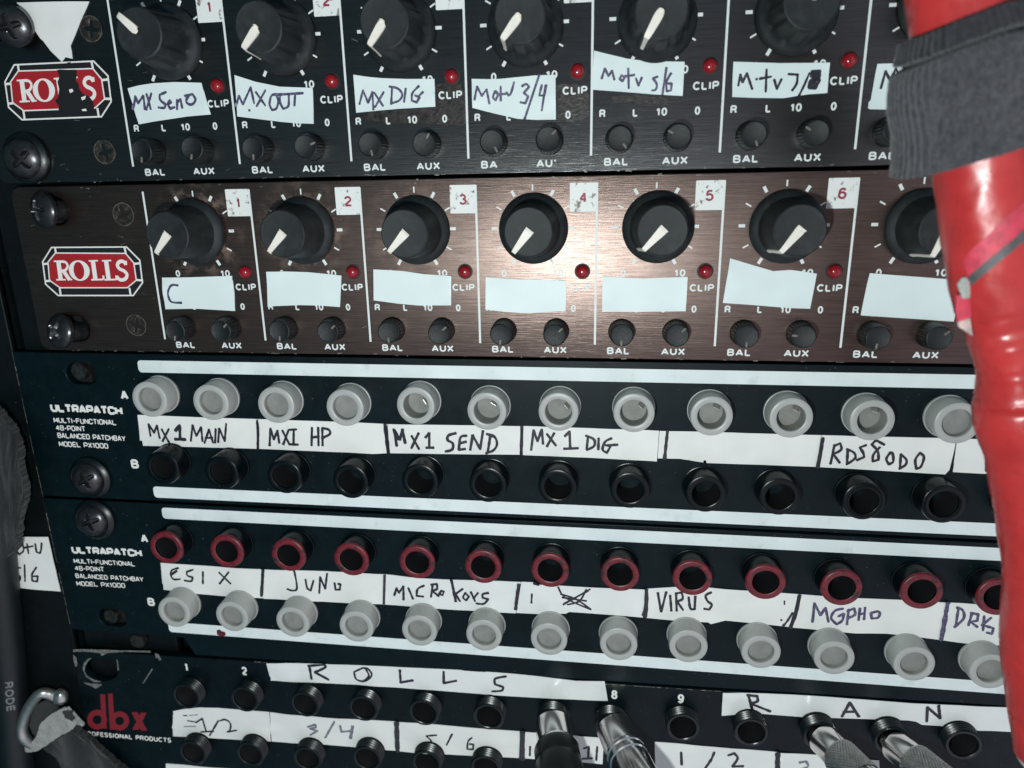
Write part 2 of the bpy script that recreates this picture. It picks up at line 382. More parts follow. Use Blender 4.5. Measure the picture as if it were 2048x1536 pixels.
def smooth_path(pts, n=6):
    pts = [Vector(p) for p in pts]
    if len(pts) < 3: return pts
    out = []
    for i in range(len(pts) - 1):
        p0 = pts[max(0, i - 1)]; p1 = pts[i]; p2 = pts[i + 1]; p3 = pts[min(len(pts) - 1, i + 2)]
        sharp1 = sharp2 = False
        if 0 < i:
            a = (p1 - p0).angle(p2 - p1, 0); sharp1 = a > 1.25
        if i + 2 < len(pts):
            a = (p2 - p1).angle(p3 - p2, 0); sharp2 = a > 1.25
        t1 = (p2 - p1) if sharp1 else (p2 - p0) * 0.5
        t2 = (p2 - p1) if sharp2 else (p3 - p1) * 0.5
        for k in range(n):
            t = k / n
            out.append((2 * t**3 - 3 * t**2 + 1) * p1 + (t**3 - 2 * t**2 + t) * t1 + (-2 * t**3 + 3 * t**2) * p2 + (t**3 - t**2) * t2)
    out.append(pts[-1])
    return out
INKH = [0]
def stroke(bm, pts, w, h, mi=0, smooth=True, vary=0.0, caps=True):
    """ribbon of width w along a polyline in the XZ plane; sharp corners start a new ribbon a hair higher"""
    q = [Vector((p[0], p[-1])) for p in pts]
    if smooth and len(q) > 2: q = smooth_path(q)
    elif smooth and len(q) == 2: q = [q[0].lerp(q[1], k / 6) for k in range(7)]
    runs = [[q[0]]]
    for i in range(1, len(q)):
        if (q[i] - q[i - 1]).length < 1e-4: continue
        if len(runs[-1]) >= 2:
            a = (runs[-1][-1] - runs[-1][-2]).angle(q[i] - runs[-1][-1], 0)
            if a > 1.2: runs.append([runs[-1][-1]])
        runs[-1].append(q[i])
    s0 = random.random() * 50
    for rn in runs:
        if len(rn) < 2: continue
        INKH[0] = (INKH[0] + 1) % 6
        hh = h + 0.006 * INKH[0]
        L, R = [], []
        for i, p in enumerate(rn):
            d = (rn[min(i + 1, len(rn) - 1)] - rn[max(i - 1, 0)]); d.normalize()
            ww = w / 2 * (1 + vary * mnoise.noise(Vector((p.x * 0.9 + s0, p.y * 0.9, 0))))
            nn = Vector((-d.y, d.x)) * ww
            if caps and i == 0: p0 = p - d * ww * 0.35
            elif caps and i == len(rn) - 1: p0 = p + d * ww * 0.35
            else: p0 = p
            L.append(p0 + nn); R.append(p0 - nn)
        vl = [bm.verts.new((a.x, -hh, a.y)) for a in L]; vr = [bm.verts.new((a.x, -hh, a.y)) for a in R]
        for i in range(len(rn) - 1):
            f = bm.faces.new((vr[i], vr[i + 1], vl[i + 1], vl[i])); f.material_index = mi
        if caps:
            for vA, vB, p, e in ((vl[0], vr[0], rn[0], rn[0] - rn[1]), (vr[-1], vl[-1], rn[-1], rn[-1] - rn[-2])):
                e = e.normalized() * w * 0.42
                t = bm.verts.new((p.x + e.x, -hh, p.y + e.y)); f = bm.faces.new((vA, t, vB)) if False else bm.faces.new((vB, vA, t)); f.material_index = mi
def fix_up(bm):
    """all flat print faces look at the viewer"""
    for f in bm.faces:
        f.normal_update()
        if f.normal.y > 0: f.normal_flip()

# ---- printed grotesque lettering drawn as strokes
def arc(cx, cy, rx, ry, a0, a1, n=10): return [(cx + rx * math.cos(math.radians(a0 + (a1 - a0) * i / n)), cy + ry * math.sin(math.radians(a0 + (a1 - a0) * i / n))) for i in range(n + 1)]
GS = {
 'A': [[(0, 0), (.5, 1)], [(.5, 1), (1, 0)], [(.2, .3), (.8, .3)]],
 'B': [[(0, 0), (0, 1)], [(0, 1), (.6, 1)] + arc(.6, .765, .34, .235, 90, -90) + [(0, .53)], [(0, .53), (.62, .53)] + arc(.62, .265, .38, .265, 90, -90) + [(0, 0)]],
 'C': [arc(.52, .5, .52, .5, 42, 318, 20)], 'D': [[(0, 0), (0, 1)], [(0, 1), (.45, 1)] + arc(.45, .5, .55, .5, 90, -90, 14) + [(0, 0)]],
 'E': [[(0, 0), (0, 1)], [(0, 1), (1, 1)], [(0, .52), (.9, .52)], [(0, 0), (1, 0)]], 'F': [[(0, 0), (0, 1)], [(0, 1), (1, 1)], [(0, .5), (.85, .5)]],
 'I': [[(.5, 0), (.5, 1)]], 'L': [[(0, 1), (0, 0)], [(0, 0), (1, 0)]], 'N': [[(0, 0), (0, 1)], [(0, 1), (1, 0)], [(1, 0), (1, 1)]],
 'O': [arc(.5, .5, .5, .5, 90, 450, 28)], 'P': [[(0, 0), (0, 1)], [(0, 1), (.65, 1)] + arc(.65, .73, .35, .27, 90, -90) + [(0, .46)]],
 'R': [[(0, 0), (0, 1)], [(0, 1), (.62, 1)] + arc(.62, .75, .34, .25, 90, -90) + [(0, .5)], [(.6, .5), (.85, .38), (.92, .15), (1, 0)]],
 'S': [arc(.5, .745, .45, .255, 25, 270, 14) + arc(.5, .255, .48, .255, 90, -160, 14)[1:]], 'T': [[(0, 1), (1, 1)], [(.5, 1), (.5, 0)]],
 'U': [[(0, 1), (0, .38)] + arc(.5, .38, .5, .38, 180, 360, 14) + [(1, 1)]], 'X': [[(0, 0), (1, 1)], [(0, 1), (1, 0)]],
 '0': [arc(.5, .5, .5, .5, 90, 450, 26)], '1': [[(.75, 0), (.75, 1)], [(.75, 1), (.5, .82), (.1, .74)]],
 '2': [arc(.5, .7, .46, .3, 170, -30, 12) + [(.3, .25), (0, 0)], [(0, 0), (1, 0)]],
 '3': [arc(.48, .76, .42, .24, 160, -90, 12), arc(.48, .26, .5, .27, 90, -160, 12)], '4': [[(.72, 0), (.72, 1)], [(.72, 1), (0, .28)], [(0, .28), (1, .28)]],
 '5': [[(.9, 1), (.2, 1)], [(.2, 1), (.08, .48)], [(.08, .48)] + arc(.48, .32, .5, .32, 130, -160, 14)],
 '6': [arc(.5, .31, .48, .31, 90, 450, 20), [(.02, .32), (.1, .75)] + arc(.55, .72, .42, .28, 140, 25, 8)],
 '7': [[(0, 1), (1, 1)], [(1, 1), (.55, .5), (.35, 0)]],
 '8': [arc(.5, .76, .4, .24, 90, 450, 20), arc(.5, .26, .48, .27, 90, 450, 20)],
 '9': [arc(.5, .69, .48, .31, 90, 450, 20), [(.98, .68), (.9, .25)] + arc(.45, .28, .42, .28, -40, -155, 8)],
}
SW = {'I': .13, '1': .42, 'L': .58, '0': .56, 'A': .82, 'B': .7, 'C': .78, 'D': .74, 'E': .62, 'F': .58, 'N': .74, 'O': .84, 'P': .66, 'R': .7, 'S': .66, 'T': .68, 'U': .72, 'X': .74, ' ': .34}
def text_bm(bm, s, x0, x1, zb, cap, h, bold=0.035, mi=0, skew=0.0, dz=0.0, wt=None, gap=None):
    wt = wt or cap * (0.165 + bold * 1.6)
    if gap is None: gap = 0.16 + wt / cap
    tot = sum(SW.get(c, .6) for c in s) + gap * (len(s) - 1)
    k = (x1 - x0 - wt) / tot; x = 0.0; L = max(1e-6, x1 - x0)
    for c in s:
        wd = SW.get(c, .6)
        for st in GS.get(c, []):
            pts = []
            for u, v in st:
                px = x0 + wt / 2 + (x + u * wd) * k; pz = wt / 2 + v * (cap - wt)
                pts.append((px + skew * pz, zb + pz + dz * (px - x0) / L))
            stroke(bm, pts, wt, h, mi, smooth=False, caps=False)
        x += wd + gap

# ---- square extended lettering drawn as strokes
GL = {
 'U': [[(0, 1), (0, .18), (.18, 0), (.82, 0), (1, .18), (1, 1)]], 'L': [[(0, 1), (0, 0)], [(0, 0), (1, 0)]], 'T': [[(0, 1), (1, 1)], [(.5, 1), (.5, 0)]],
 'R': [[(0, 0), (0, 1)], [(0, 1), (.85, 1), (1, .86), (1, .56), (.85, .42), (0, .42)], [(.62, .42), (1, 0)]],
 'A': [[(0, 0), (.44, 1)], [(.56, 1), (1, 0)], [(.2, .28), (.8, .28)], [(.40, 1), (.60, 1)]],
 'P': [[(0, 0), (0, 1)], [(0, 1), (.85, 1), (1, .86), (1, .52), (.85, .38), (0, .38)]],
 'C': [[(1, .72), (1, .84), (.84, 1), (.16, 1), (0, .84), (0, .16), (.16, 0), (.84, 0), (1, .16), (1, .28)]],
 'H': [[(0, 0), (0, 1)], [(1, 0), (1, 1)], [(0, .5), (1, .5)]], 'M': [[(0, 0), (0, 1)], [(0, 1), (.5, .2)], [(.5, .2), (1, 1)], [(1, 1), (1, 0)]],
 'I': [[(.5, 0), (.5, 1)]], '-': [[(0, .45), (1, .45)]], 'F': [[(0, 0), (0, 1)], [(0, 1), (1, 1)], [(0, .5), (.85, .5)]],
 'N': [[(0, 0), (0, 1)], [(0, 1), (1, 0)], [(1, 0), (1, 1)]],
 'O': [[(.5, 1), (.16, 1), (0, .84), (0, .16), (.16, 0), (.84, 0), (1, .16), (1, .84), (.84, 1), (.5, 1)]],
 'D': [[(0, 0), (0, 1)], [(0, 1), (.8, 1), (1, .82), (1, .18), (.8, 0), (0, 0)]], 'E': [[(0, 0), (0, 1)], [(0, 1), (1, 1)], [(0, .5), (.9, .5)], [(0, 0), (1, 0)]],
 'Y': [[(0, 1), (.5, .45)], [(1, 1), (.5, .45)], [(.5, .45), (.5, 0)]], 'X': [[(0, 0), (1, 1)], [(0, 1), (1, 0)]],
 'B': [[(0, 0), (0, 1)], [(0, 1), (.85, 1), (.97, .88), (.97, .64), (.85, .52), (0, .52)], [(.85, .52), (1, .4), (1, .14), (.85, 0), (0, 0)]],
 '4': [[(.75, 0), (.75, 1)], [(.75, 1), (0, .3)], [(0, .3), (1, .3)]], '1': [[(.7, 0), (.7, 1)], [(.7, 1), (.1, .74)]],
 '8': [[(.5, .52), (.14, .52), (.02, .64), (.02, .88), (.14, 1), (.86, 1), (.98, .88), (.98, .64), (.86, .52), (.5, .52)], [(.14, .52), (0, .4), (0, .14), (.14, 0), (.86, 0), (1, .14), (1, .4), (.86, .52)]],
 '0': [[(.5, 1), (.16, 1), (0, .84), (0, .16), (.16, 0), (.84, 0), (1, .16), (1, .84), (.84, 1), (.5, 1)]],
}
GW = {'I': .12, '1': .55, 'M': 1.15, '-': .6, ' ': .5}
def square_text(bm, s, p0, p1, cap, wt, h, gap=0.40, mi=0):
    """letters from p0 to p1 (points on the base line)"""
    tot = sum(GW.get(c, 1.0) + gap for c in s) - gap
    d = Vector((p1[0] - p0[0], p1[-1] - p0[-1])); L = d.length; d.normalize(); n = Vector((-d.y, d.x))
    k = L / tot; x = 0.0; o = Vector((p0[0], p0[-1]))
    for c in s:
        wd = GW.get(c, 1.0)
        for st in GL.get(c, []):
            pts = [o + d * (x + u * wd) * k + n * (wt / 2 + v * (cap - wt)) for u, v in st]
            stroke(bm, pts, wt, h, mi, smooth=False, caps=False)
        x += wd + gap

def writing(strokes, v, w, h=0.17, bm=None, mi=0):
    bm = bm or bmesh.new()
    for st in strokes:
        vv, ww = v, w
        pts = st
        if isinstance(st, tuple) and isinstance(st[0], str): vv, pts = st[0], st[1]; ww = st[2] if len(st) > 2 else w
        if len(pts) == 1: pts = [pts[0], (pts[0][0] + 4, pts[0][1] + 3)]
        stroke(bm, ats(vv, pts), ww, h, mi, vary=0.35)
    fix_up(bm); return bm

UH = 44.45
PITCH = 28.7323

# ================================================================== LARGE STRUCTURE: rack frame and the panels
rack = thing('equipment_rack', 'black metal equipment rack with scuffed side flange left of the panels', 'rack', (-70, 4, -190))
o = obj('rail', curve_mesh([rrect(-46, -210, -14, 70, 1), *[circ(x, z, 3.0) for x, z in ()]], 2.0, 0.3, h=-3.2), 'rack', rack)
def side_flange():
    bm = curve_mesh([[(-48.6, -230), (-48.6, 70), (-51, 70), (-420, 70), (-420, -230)]], 1.5, 0.3, h=-1.6)
    return bm
o = obj('side_flange', side_flange(), 'rack', rack)
bm = bmesh.new(); bmesh.ops.create_cube(bm, size=1)
for v in bm.verts: v.co = Vector((-49.4 + v.co.x * 1.2, 60 + v.co.y * 110, -80 + v.co.z * 300))
obj('side_wall', bm, 'rack', rack)
for z in (9, -7, -37, -51, -81, -95, -129, -150):          # square cage nut openings on the rail, seen only through the slots
    bm = bmesh.new(); bmesh.ops.create_cube(bm, size=1, matrix=Matrix.Translation((-30, 3.0, z)) @ Matrix.Diagonal((7.5, 0.5, 7.5, 1)))
    obj('cage_nut_hole', bm, 'dark', rack)
for x, z in ((-28.6, -50.2), (-33.5, -129.3), (-26, -137.6)):
    bm = bmesh.new(); lathe_n = 6
    bmesh.ops.create_cone(bm, segments=40, radius1=2.7, radius2=2.4, depth=1.6, cap_ends=True, matrix=Matrix.Translation((x, 1.9, z)) @ Matrix.Rotation(math.radians(90), 4, 'X'))
    bmesh.ops.bevel(bm, geom=bm.edges[:], offset=0.2, segments=2, affect='EDGES')
    obj('cage_nut', bm, 'nut', rack, smooth=True, sharp=40)
bm = bmesh.new(); bmesh.ops.create_cube(bm, size=1, matrix=Matrix.Translation((190, 14, -70)) @ Matrix.Diagonal((620, 2, 330, 1)))
obj('inner_case', bm, 'rack', rack)

XR = 437.0                       # right end of the 19 inch panels, far out of the frame
def flat_print(bm, name, mats, parent, **kw):
    fix_up(bm); return obj(name, bm, mats, parent, **kw)

# -------- prototypes of repeated parts (made once, then copied)
def knob_mesh(fluted):
    bm = bmesh.new()
    if fluted:
        def md(a, z):
            if z < 2.6 or z > 11.9: return 1
            t = min(1, (z - 2.6) / 1.0) * min(1, (11.9 - z) / 0.6)
            return 1 - 0.085 * t * max(0, math.cos(a * 10)) ** 1.5
        pr = [(8.35, 0.3), (8.45, 0.9), (8.2, 1.5), (7.6, 2.0), (6.9, 2.5), (6.45, 3.2), (6.25, 5), (6.0, 7.5), (5.75, 10), (5.6, 11.4), (5.4, 11.85), (5.05, 12.05), (4.6, 12.0), (0, 11.95)]
    else:
        def md(a, z):
            if z < 3.4 or z > 11.2: return 1
            return 1 - 0.006 * (0.5 + 0.5 * math.cos(a * 36))
        pr = [(8.1, 0.3), (8.25, 0.7), (8.2, 1.3), (7.9, 1.8), (7.2, 2.3), (6.6, 2.7), (6.35, 3.4), (6.1, 6), (5.85, 9), (5.65, 11.3), (5.5, 11.8), (5.25, 12.0), (4.95, 11.95), (0, 11.85)]
    lathe(bm, pr, 160 if fluted else 144, md)
    return local_obj('volume_knob', bm, 'knob', True, 32)
def pointer_mesh(rounded):
    bm = bmesh.new()
    # cross sections along the pointer: (y, z, half width)
    if rounded: prof = [(0.2, 12.25, 0.30), (0.35, 12.35, 0.62), (0.8, 12.42, 0.86), (1.6, 12.42, 0.90), (3.5, 12.40, 0.78), (5.2, 12.36, 0.66), (5.75, 12.1, 0.55), (5.95, 11.2, 0.45), (6.2, 8, 0.42), (6.5, 4.5, 0.40), (6.75, 3.2, 0.36)]
    else: prof = [(-0.1, 12.0, 0.98), (0.0, 12.15, 1.02), (2.5, 12.15, 0.78), (5.3, 12.15, 0.55), (5.72, 11.95, 0.52), (5.85, 11.2, 0.50), (6.15, 8, 0.48), (6.4, 5, 0.46), (6.75, 2.9, 0.42)]
    tops = []; bots = []
    for i, (y, z, hw) in enumerate(prof):
        p = Vector((0, y, z)); q = prof[min(i + 1, len(prof) - 1)]; r = prof[max(i - 1, 0)]
        t = Vector((0, q[0] - r[0], q[1] - r[1])).normalized(); n = Vector((0, -t.z, t.y))
        if n.y < -0.2: n = -n
        b = p - n * 0.75
        tops.append((bm.verts.new((-hw, p.y, p.z)), bm.verts.new((hw, p.y, p.z))))
        bots.append((bm.verts.new((-hw - 0.08, b.y, b.z)), bm.verts.new((hw + 0.08, b.y, b.z))))
    for i in range(len(prof) - 1):
        a, b, c, d = tops[i], tops[i + 1], bots[i], bots[i + 1]
        bm.faces.new((a[0], a[1], b[1], b[0])); bm.faces.new((c[0], a[0], b[0], d[0])); bm.faces.new((a[1], c[1], d[1], b[1]))
    a, c = tops[0], bots[0]; bm.faces.new((a[1], a[0], c[0], c[1]))
    a, c = tops[-1], bots[-1]; bm.faces.new((a[0], a[1], c[1], c[0]))
    return local_obj('pointer', bm, 'pointer', True, 40)
def child_local(ch, par): ch.parent = par; ch.location = (0, 0, 0)
knob_f = knob_mesh(True); child_local(pointer_mesh(True), knob_f)
knob_p = knob_mesh(False); child_local(pointer_mesh(False), knob_p)

def small_knob_mesh():
    bm = bmesh.new()
    def md(a, z): return 1 - (0.045 * (0.5 + 0.5 * math.cos(a * 26)) if 0.6 < z < 4.3 else 0)
    lathe(bm, [(3.1, 0.2), (3.15, 0.6), (3.1, 1.0), (2.98, 3.2), (2.9, 4.2), (2.7, 4.75), (2.5, 4.9), (2.35, 4.82), (0, 4.8)], 104, md)
    return local_obj('balance_knob', bm, 'small_knob', True, 32)
def notch_mesh():
    bm = bmesh.new()
    bmesh.ops.create_cube(bm, size=1, matrix=Matrix.Translation((0, 1.95, 4.72)) @ Matrix.Diagonal((0.5, 1.35, 0.36, 1)))
    bmesh.ops.bevel(bm, geom=bm.edges[:], offset=0.08, segments=1, affect='EDGES')
    return local_obj('pointer_notch', bm, 'notch', False)
sk = small_knob_mesh(); child_local(notch_mesh(), sk)
ak = sk.copy(); ak.name = 'aux_knob'; COL.objects.link(ak); ORG[ak.name] = Vector((0, 0, 0))
for c in list(sk.children):
    k = c.copy(); COL.objects.link(k); k.parent = ak
def led_mesh():
    bm = bmesh.new(); lathe(bm, [(1.55, 0.0), (1.55, 0.5), (1.5, 0.9), (1.3, 1.35), (0.95, 1.68), (0.5, 1.85), (0, 1.9)], 36)
    return local_obj('clip_lamp', bm, 'led', True, 60)
def led_hole_mesh():
    bm = bmesh.new(); lathe(bm, [(1.9, 0.02), (1.9, 0.06), (1.55, 0.07), (0, 0.07)], 36)
    return local_obj('bezel', bm, 'led_hole', True, 30)
led0 = led_mesh(); child_local(led_hole_mesh(), led0)

def cross_head(rad, dome, zc, depth, flat=0.0, arm=0.30, reach=0.62, seg=72, rings=26):
    """screw head with a real cross recess, local axis +z"""
    bm = bmesh.new(); grid = []
    def top(r): return dome * math.sqrt(max(0, 1 - (r / (rad * 1.02)) ** 2)) if not flat else flat
    prev = None
    c = bm.verts.new((0, 0, zc + top(0) - depth)); prev = [c]
    for j in range(1, rings + 1):
        r = rad * j / rings; ring = []
        for i in range(seg):
            a = 2 * math.pi * i / seg; x, y = r * math.cos(a), r * math.sin(a)
            ax_, ay_ = abs(x), abs(y); lo, hi = min(ax_, ay_), max(ax_, ay_)
            wd = arm * (1 - 0.35 * hi / (rad * reach)) * rad * 0.62
            k = max(0, min(1, (wd - lo) / (0.10 * rad))) * max(0, min(1, (rad * reach - hi) / (0.12 * rad)))
            ring.append(bm.verts.new((x, y, zc + top(r) - depth * k)))
        for i in range(seg):
            k = (i + 1) % seg
            f = bm.faces.new((prev[0], ring[i], ring[k]) if len(prev) == 1 else (prev[i], ring[i], ring[k], prev[k]))
            ff = f.calc_center_median(); rr = math.hypot(ff.x, ff.y)
            if ff.z < zc + top(rr) - depth * 0.25: f.material_index = 1
            elif flat and rr > rad * 0.93: f.material_index = 2
        prev = ring
    low = [bm.verts.new((v.co.x * 0.97, v.co.y * 0.97, zc - (0.6 if not flat else 0.3))) for v in prev]
    for i in range(seg):
        k = (i + 1) % seg; bm.faces.new((prev[i], low[i], low[k], prev[k]))
    return bm
flat0 = local_obj('panel_screw', cross_head(2.95, 0, 0.0, 0.75, flat=0.22, arm=0.36, reach=0.7), ['flat_screw', 'flat_cross', 'flat_rim'], True, 30)

# -------- the two line mixers
EMB_R = [(300, 420), (742, 417), (822, 497), (838, 632), (782, 709), (340, 709), (264, 641), (246, 507)]
EMB_I = [(325, 458), (735, 460), (782, 515), (797, 615), (745, 658), (352, 658), (292, 615), (283, 510)]
def shrink(pts, d):
    n = len(pts); out = []
    c = sum((Vector(p) for p in pts), Vector((0, 0))) / n
    for i in range(n):
        a, b, e = Vector(pts[i - 1]), Vector(pts[i]), Vector(pts[(i + 1) % n])
        n1 = Vector((-(b - a).y, (b - a).x)).normalized(); n2 = Vector((-(e - b).y, (e - b).x)).normalized()
        if n1.dot(c - b) < 0: n1 = -n1
        if n2.dot(c - b) < 0: n2 = -n2
        k = (n1 + n2); k /= max(0.3, 1 + n1.dot(n2)); out.append(tuple(b + k * d))
    return out
ROLLS = [
    ([(343, 506), (357, 612)], 2.9), ([(316, 505), (372, 503)], .9), ([(330, 613), (386, 612)], .9), ([(352, 506), (384, 510), (397, 533), (384, 556), (356, 560)], 1.5), ([(372, 560), (408, 613)], 2.6), ([(398, 613), (424, 611)], .9),
    ([(545, 503), (560, 610)], 2.9), ([(520, 503), (574, 501)], .9), ([(535, 613), (606, 611)], 1.0), ([(606, 588), (607, 611)], 1.3),
    ([(622, 502), (637, 610)], 2.9), ([(598, 502), (652, 500)], .9), ([(612, 613), (682, 611)], 1.0), ([(681, 588), (683, 611)], 1.3),
    ([(738, 524), (722, 506), (699, 508), (688, 528), (700, 548), (728, 562), (744, 582), (736, 606), (710, 614), (690, 602), (686, 590)], 2.1), ([(739, 502), (741, 526)], 1.0), ([(684, 588), (688, 614)], 1.0)]
def emblem(parent, dx, dz, torn=False):
    bm = bmesh.new()
    def pp(pts): return [(q.x + dx, q.z + dz) for q in ats('B1', pts)]
    poly(bm, pp(EMB_R), 0.030, 0)
    poly(bm, pp(shrink(EMB_R, 8)), 0.040, 1)
    poly(bm, pp(shrink(EMB_I, -5)), 0.050, 0)
    poly(bm, pp(shrink(EMB_I, 2)), 0.060, 2)
    for a, b in (((322, 420), (328, 456)), ((728, 418), (737, 458)), ((782, 520), (824, 516)), ((797, 614), (838, 617)), ((758, 660), (766, 709)), ((350, 660), (357, 709)), ((262, 621), (298, 619)), ((248, 521), (284, 519))):
        stroke(bm, pp([a, b]), 0.55, 0.045, 0, caps=False)
    for st, wd in ROLLS: stroke(bm, pp(st), wd * 0.43, 0.072, 0, caps=False)
    # the O: a ring with thick sides
    n = 36; ou = pp([(465 + 61 * math.cos(2 * math.pi * i / n) + 6 * math.sin(2 * math.pi * i / n), 559 + 60 * math.sin(2 * math.pi * i / n)) for i in range(n)])
    inn = pp([(463 + 31 * math.cos(2 * math.pi * i / n) + 6 * math.sin(2 * math.pi * i / n), 559 + 51 * math.sin(2 * math.pi * i / n)) for i in range(n)])
    vo = [bm.verts.new((x, -0.082, z)) for x, z in ou]; vi = [bm.verts.new((x, -0.082, z)) for x, z in inn]
    for i in range(n):
        k = (i + 1) % n; bm.faces.new((vo[i], vo[k], vi[k], vi[i])).material_index = 0
    if torn:
        tp = [(334, 412), (350, 407), (400, 409), (448, 408), (452, 440), (445, 470), (462, 492), (466, 520), (484, 548), (508, 556), (530, 572), (548, 600), (556, 655), (470, 660), (344, 655), (346, 622), (334, 606), (324, 588), (342, 570), (348, 520), (338, 480), (350, 450)]
        poly(bm, ats('A1', tp), 0.115, 1)
        for q in ([(405, 525), (425, 520), (432, 535), (412, 545)], [(480, 640), (505, 636), (510, 650), (484, 650)], [(476, 570), (505, 560), (500, 580), (482, 588)]): poly(bm, ats('A1', q), 0.125, 0)
        poly(bm, ats('A1', [(395, 366), (415, 364), (418, 378), (397, 380)]), 0.125, 1)
    flat_print(bm, 'emblem', ['emblem_white', 'emblem_black', 'emblem_red'], parent)

def tick_marks(bm, cx, cz):
    for k in range(11):
        a = math.radians(240 - 30 * k); thick = k % 2 == 0
        r0, r1 = (8.5, 9.95) if thick else (8.6, 10.0)
        stroke(bm, [(cx + r0 * math.cos(a), cz + r0 * math.sin(a)), (cx + r1 * math.cos(a), cz + r1 * math.sin(a))], 0.72 if thick else 0.36, 0.03, caps=False)

CAPS1 = [('A1', 812, 192), ('A1', 1510, 158), ('A2', 315, 125), ('A2', 1110, 90), ('A2', 1940, 60), ('A3', 812, 0), None]
TIPS1 = [('A1', 700, 90), ('A1', 1425, 285), ('A2', 240, 250), ('A2', 1005, 235), ('A2', 1830, 262), ('A3', 835, -110), None]
CAPS2 = [('B1', 977, 352), ('B1', 1650, 345), ('B2', 435, 345), ('B2', 1160, 335), ('B2', 1945, 325), ('B3', 737, 325), ('B3', 1600, 325)]
TIPS2 = [('B1', 895, 485), ('B1', 1553, 480), ('B2', 325, 475), ('B2', 1062, 470), ('B2', 1800, 475), ('B3', 610, 470), ('B3', 1505, 490)]
def make_mixer(which):
    up = which == 1
    dz = UH if up else 0.0
    x0 = -1.51 if up else 0.0
    xl = -40.8 if up else -37.8
    t = thing('line_mixer', 'black rack mixer above, with handwritten white labels under its knobs' if up else 'brown brushed rack mixer with mostly blank white labels under its knobs', 'mixer', (xl, 0, dz - 44.2), 'rack mixers')
    z0, z1 = dz - 44.1, dz - 0.35
    holes = [slot(xl + 10.5, z1 - 6.3, 11, 7), slot(xl + 10.5, z0 + 6.3, 11, 7)] if not up else [slot(xl + 9, z1 - 6.3, 11, 7), slot(xl + 9, z0 + 6.6, 11, 7)]
    p = obj('front_panel', curve_mesh([rrect(xl, z0, XR, z1, 3.0, corners=(0, 0, 1, 1)), *holes], 2.6, 0.25), 'mixer_black' if up else 'mixer_brown', t, org=(x0, 0, dz))
    uv_xz(p)
    bm = bmesh.new()
    nch = 7
    for i in range(nch + 1):
        sx = x0 + i * PITCH
        top = dz - 2.2
        stroke(bm, [(sx, top), (sx, dz - 40.5)], 0.52, 0.03, caps=False)
        if i == nch: break
        cx, cz = sx + 13.6, dz - 12.2
        tick_marks(bm, cx, cz)
        lw = 'BAL'; text_bm(bm, '0', sx + 5.85, sx + 7.1, dz - 23.8, 1.75, 0.03)
        text_bm(bm, '10', sx + 18.3, sx + 21.0, dz - 23.8, 1.75, 0.03)
        text_bm(bm, 'CLIP', sx + 22.15, sx + 27.75, dz - 27.3, 1.75, 0.03)
        text_bm(bm, 'R', sx + 1.75, sx + 3.15, dz - 32.4, 1.75, 0.03)
        text_bm(bm, 'L', sx + 9.2, sx + 10.4, dz - 32.4, 1.75, 0.03)
        text_bm(bm, '10', sx + 14.3, sx + 16.8, dz - 32.4, 1.75, 0.03)
        text_bm(bm, '0', sx + 22.8, sx + 24.0, dz - 32.4, 1.75, 0.03)
        if up and i == 3: text_bm(bm, 'BA', sx + 3.0, sx + 6.9, dz - 42.85, 1.75, 0.03)
        else: text_bm(bm, 'BAL', sx + 3.0, sx + 8.5, dz - 42.85, 1.75, 0.03)
        if up and i == 3:
            b2 = bmesh.new(); text_bm(b2, 'AUX', sx + 16.1, sx + 21.8, dz - 42.85, 1.75, 0.03)
            g = [v for v in b2.verts]
            bmesh.ops.bisect_plane(b2, geom=b2.verts[:] + b2.edges[:] + b2.faces[:], plane_co=(sx + 20.0, 0, dz - 42.2), plane_no=(1.0, 0, -0.9), clear_outer=True)
            me = D.meshes.new('tmp'); b2.to_mesh(me); bm.from_mesh(me); D.meshes.remove(me); b2.free()
        else: text_bm(bm, 'AUX', sx + 16.1, sx + 21.8, dz - 42.85, 1.75, 0.03)
    flat_print(bm, 'printed_lettering', 'white_print', t)
    for i in range(nch):
        sx = x0 + i * PITCH
        bx1 = sx + PITCH + 0.26
        bm = bmesh.new(); poly(bm, rrect(bx1 - 6.6, dz - 8.6, bx1, dz - 2.0, 0.25, 3), 0.034)
        nl = flat_print(bm, 'number_label', 'number_white', t)
        bm = bmesh.new(); text_bm(bm, str(i + 1), bx1 - 4.4 if i else bx1 - 4.0, bx1 - 2.5 if i else bx1 - 2.9, dz - 6.6, 2.5, 0.05, bold=0.02)
        flat_print(bm, 'digit', 'digit_red', nl)
    bm = bmesh.new(); rs = random.Random(5 + which)
    for k in range(70):
        x = rs.uniform(xl + 4, 215); e = rs.random() < 0.72
        zz = z0 + rs.uniform(0.05, 0.45) if e else z1 - rs.uniform(0.1, 1.2)
        stroke(bm, [(x, zz), (x + rs.uniform(0.15, 1.3), zz + rs.uniform(-0.12, 0.2))], rs.uniform(0.08, 0.28), 0.012, caps=False)
    for k in range(26):
        x, zz = rs.uniform(xl + 4, 60), rs.uniform(z0 + 2, z1 - 2)
        a = rs.uniform(-0.5, 0.5); L_ = rs.uniform(0.3, 2.0)
        stroke(bm, [(x, zz), (x + L_ * math.cos(a), zz + L_ * math.sin(a))], rs.uniform(0.06, 0.16), 0.012, caps=False)
    tag(flat_print(bm, 'worn_edge', 'edge', t), kind='stuff')
    emblem(t, -0.75 if up else 0, dz + 0.25 if up else 0, up)
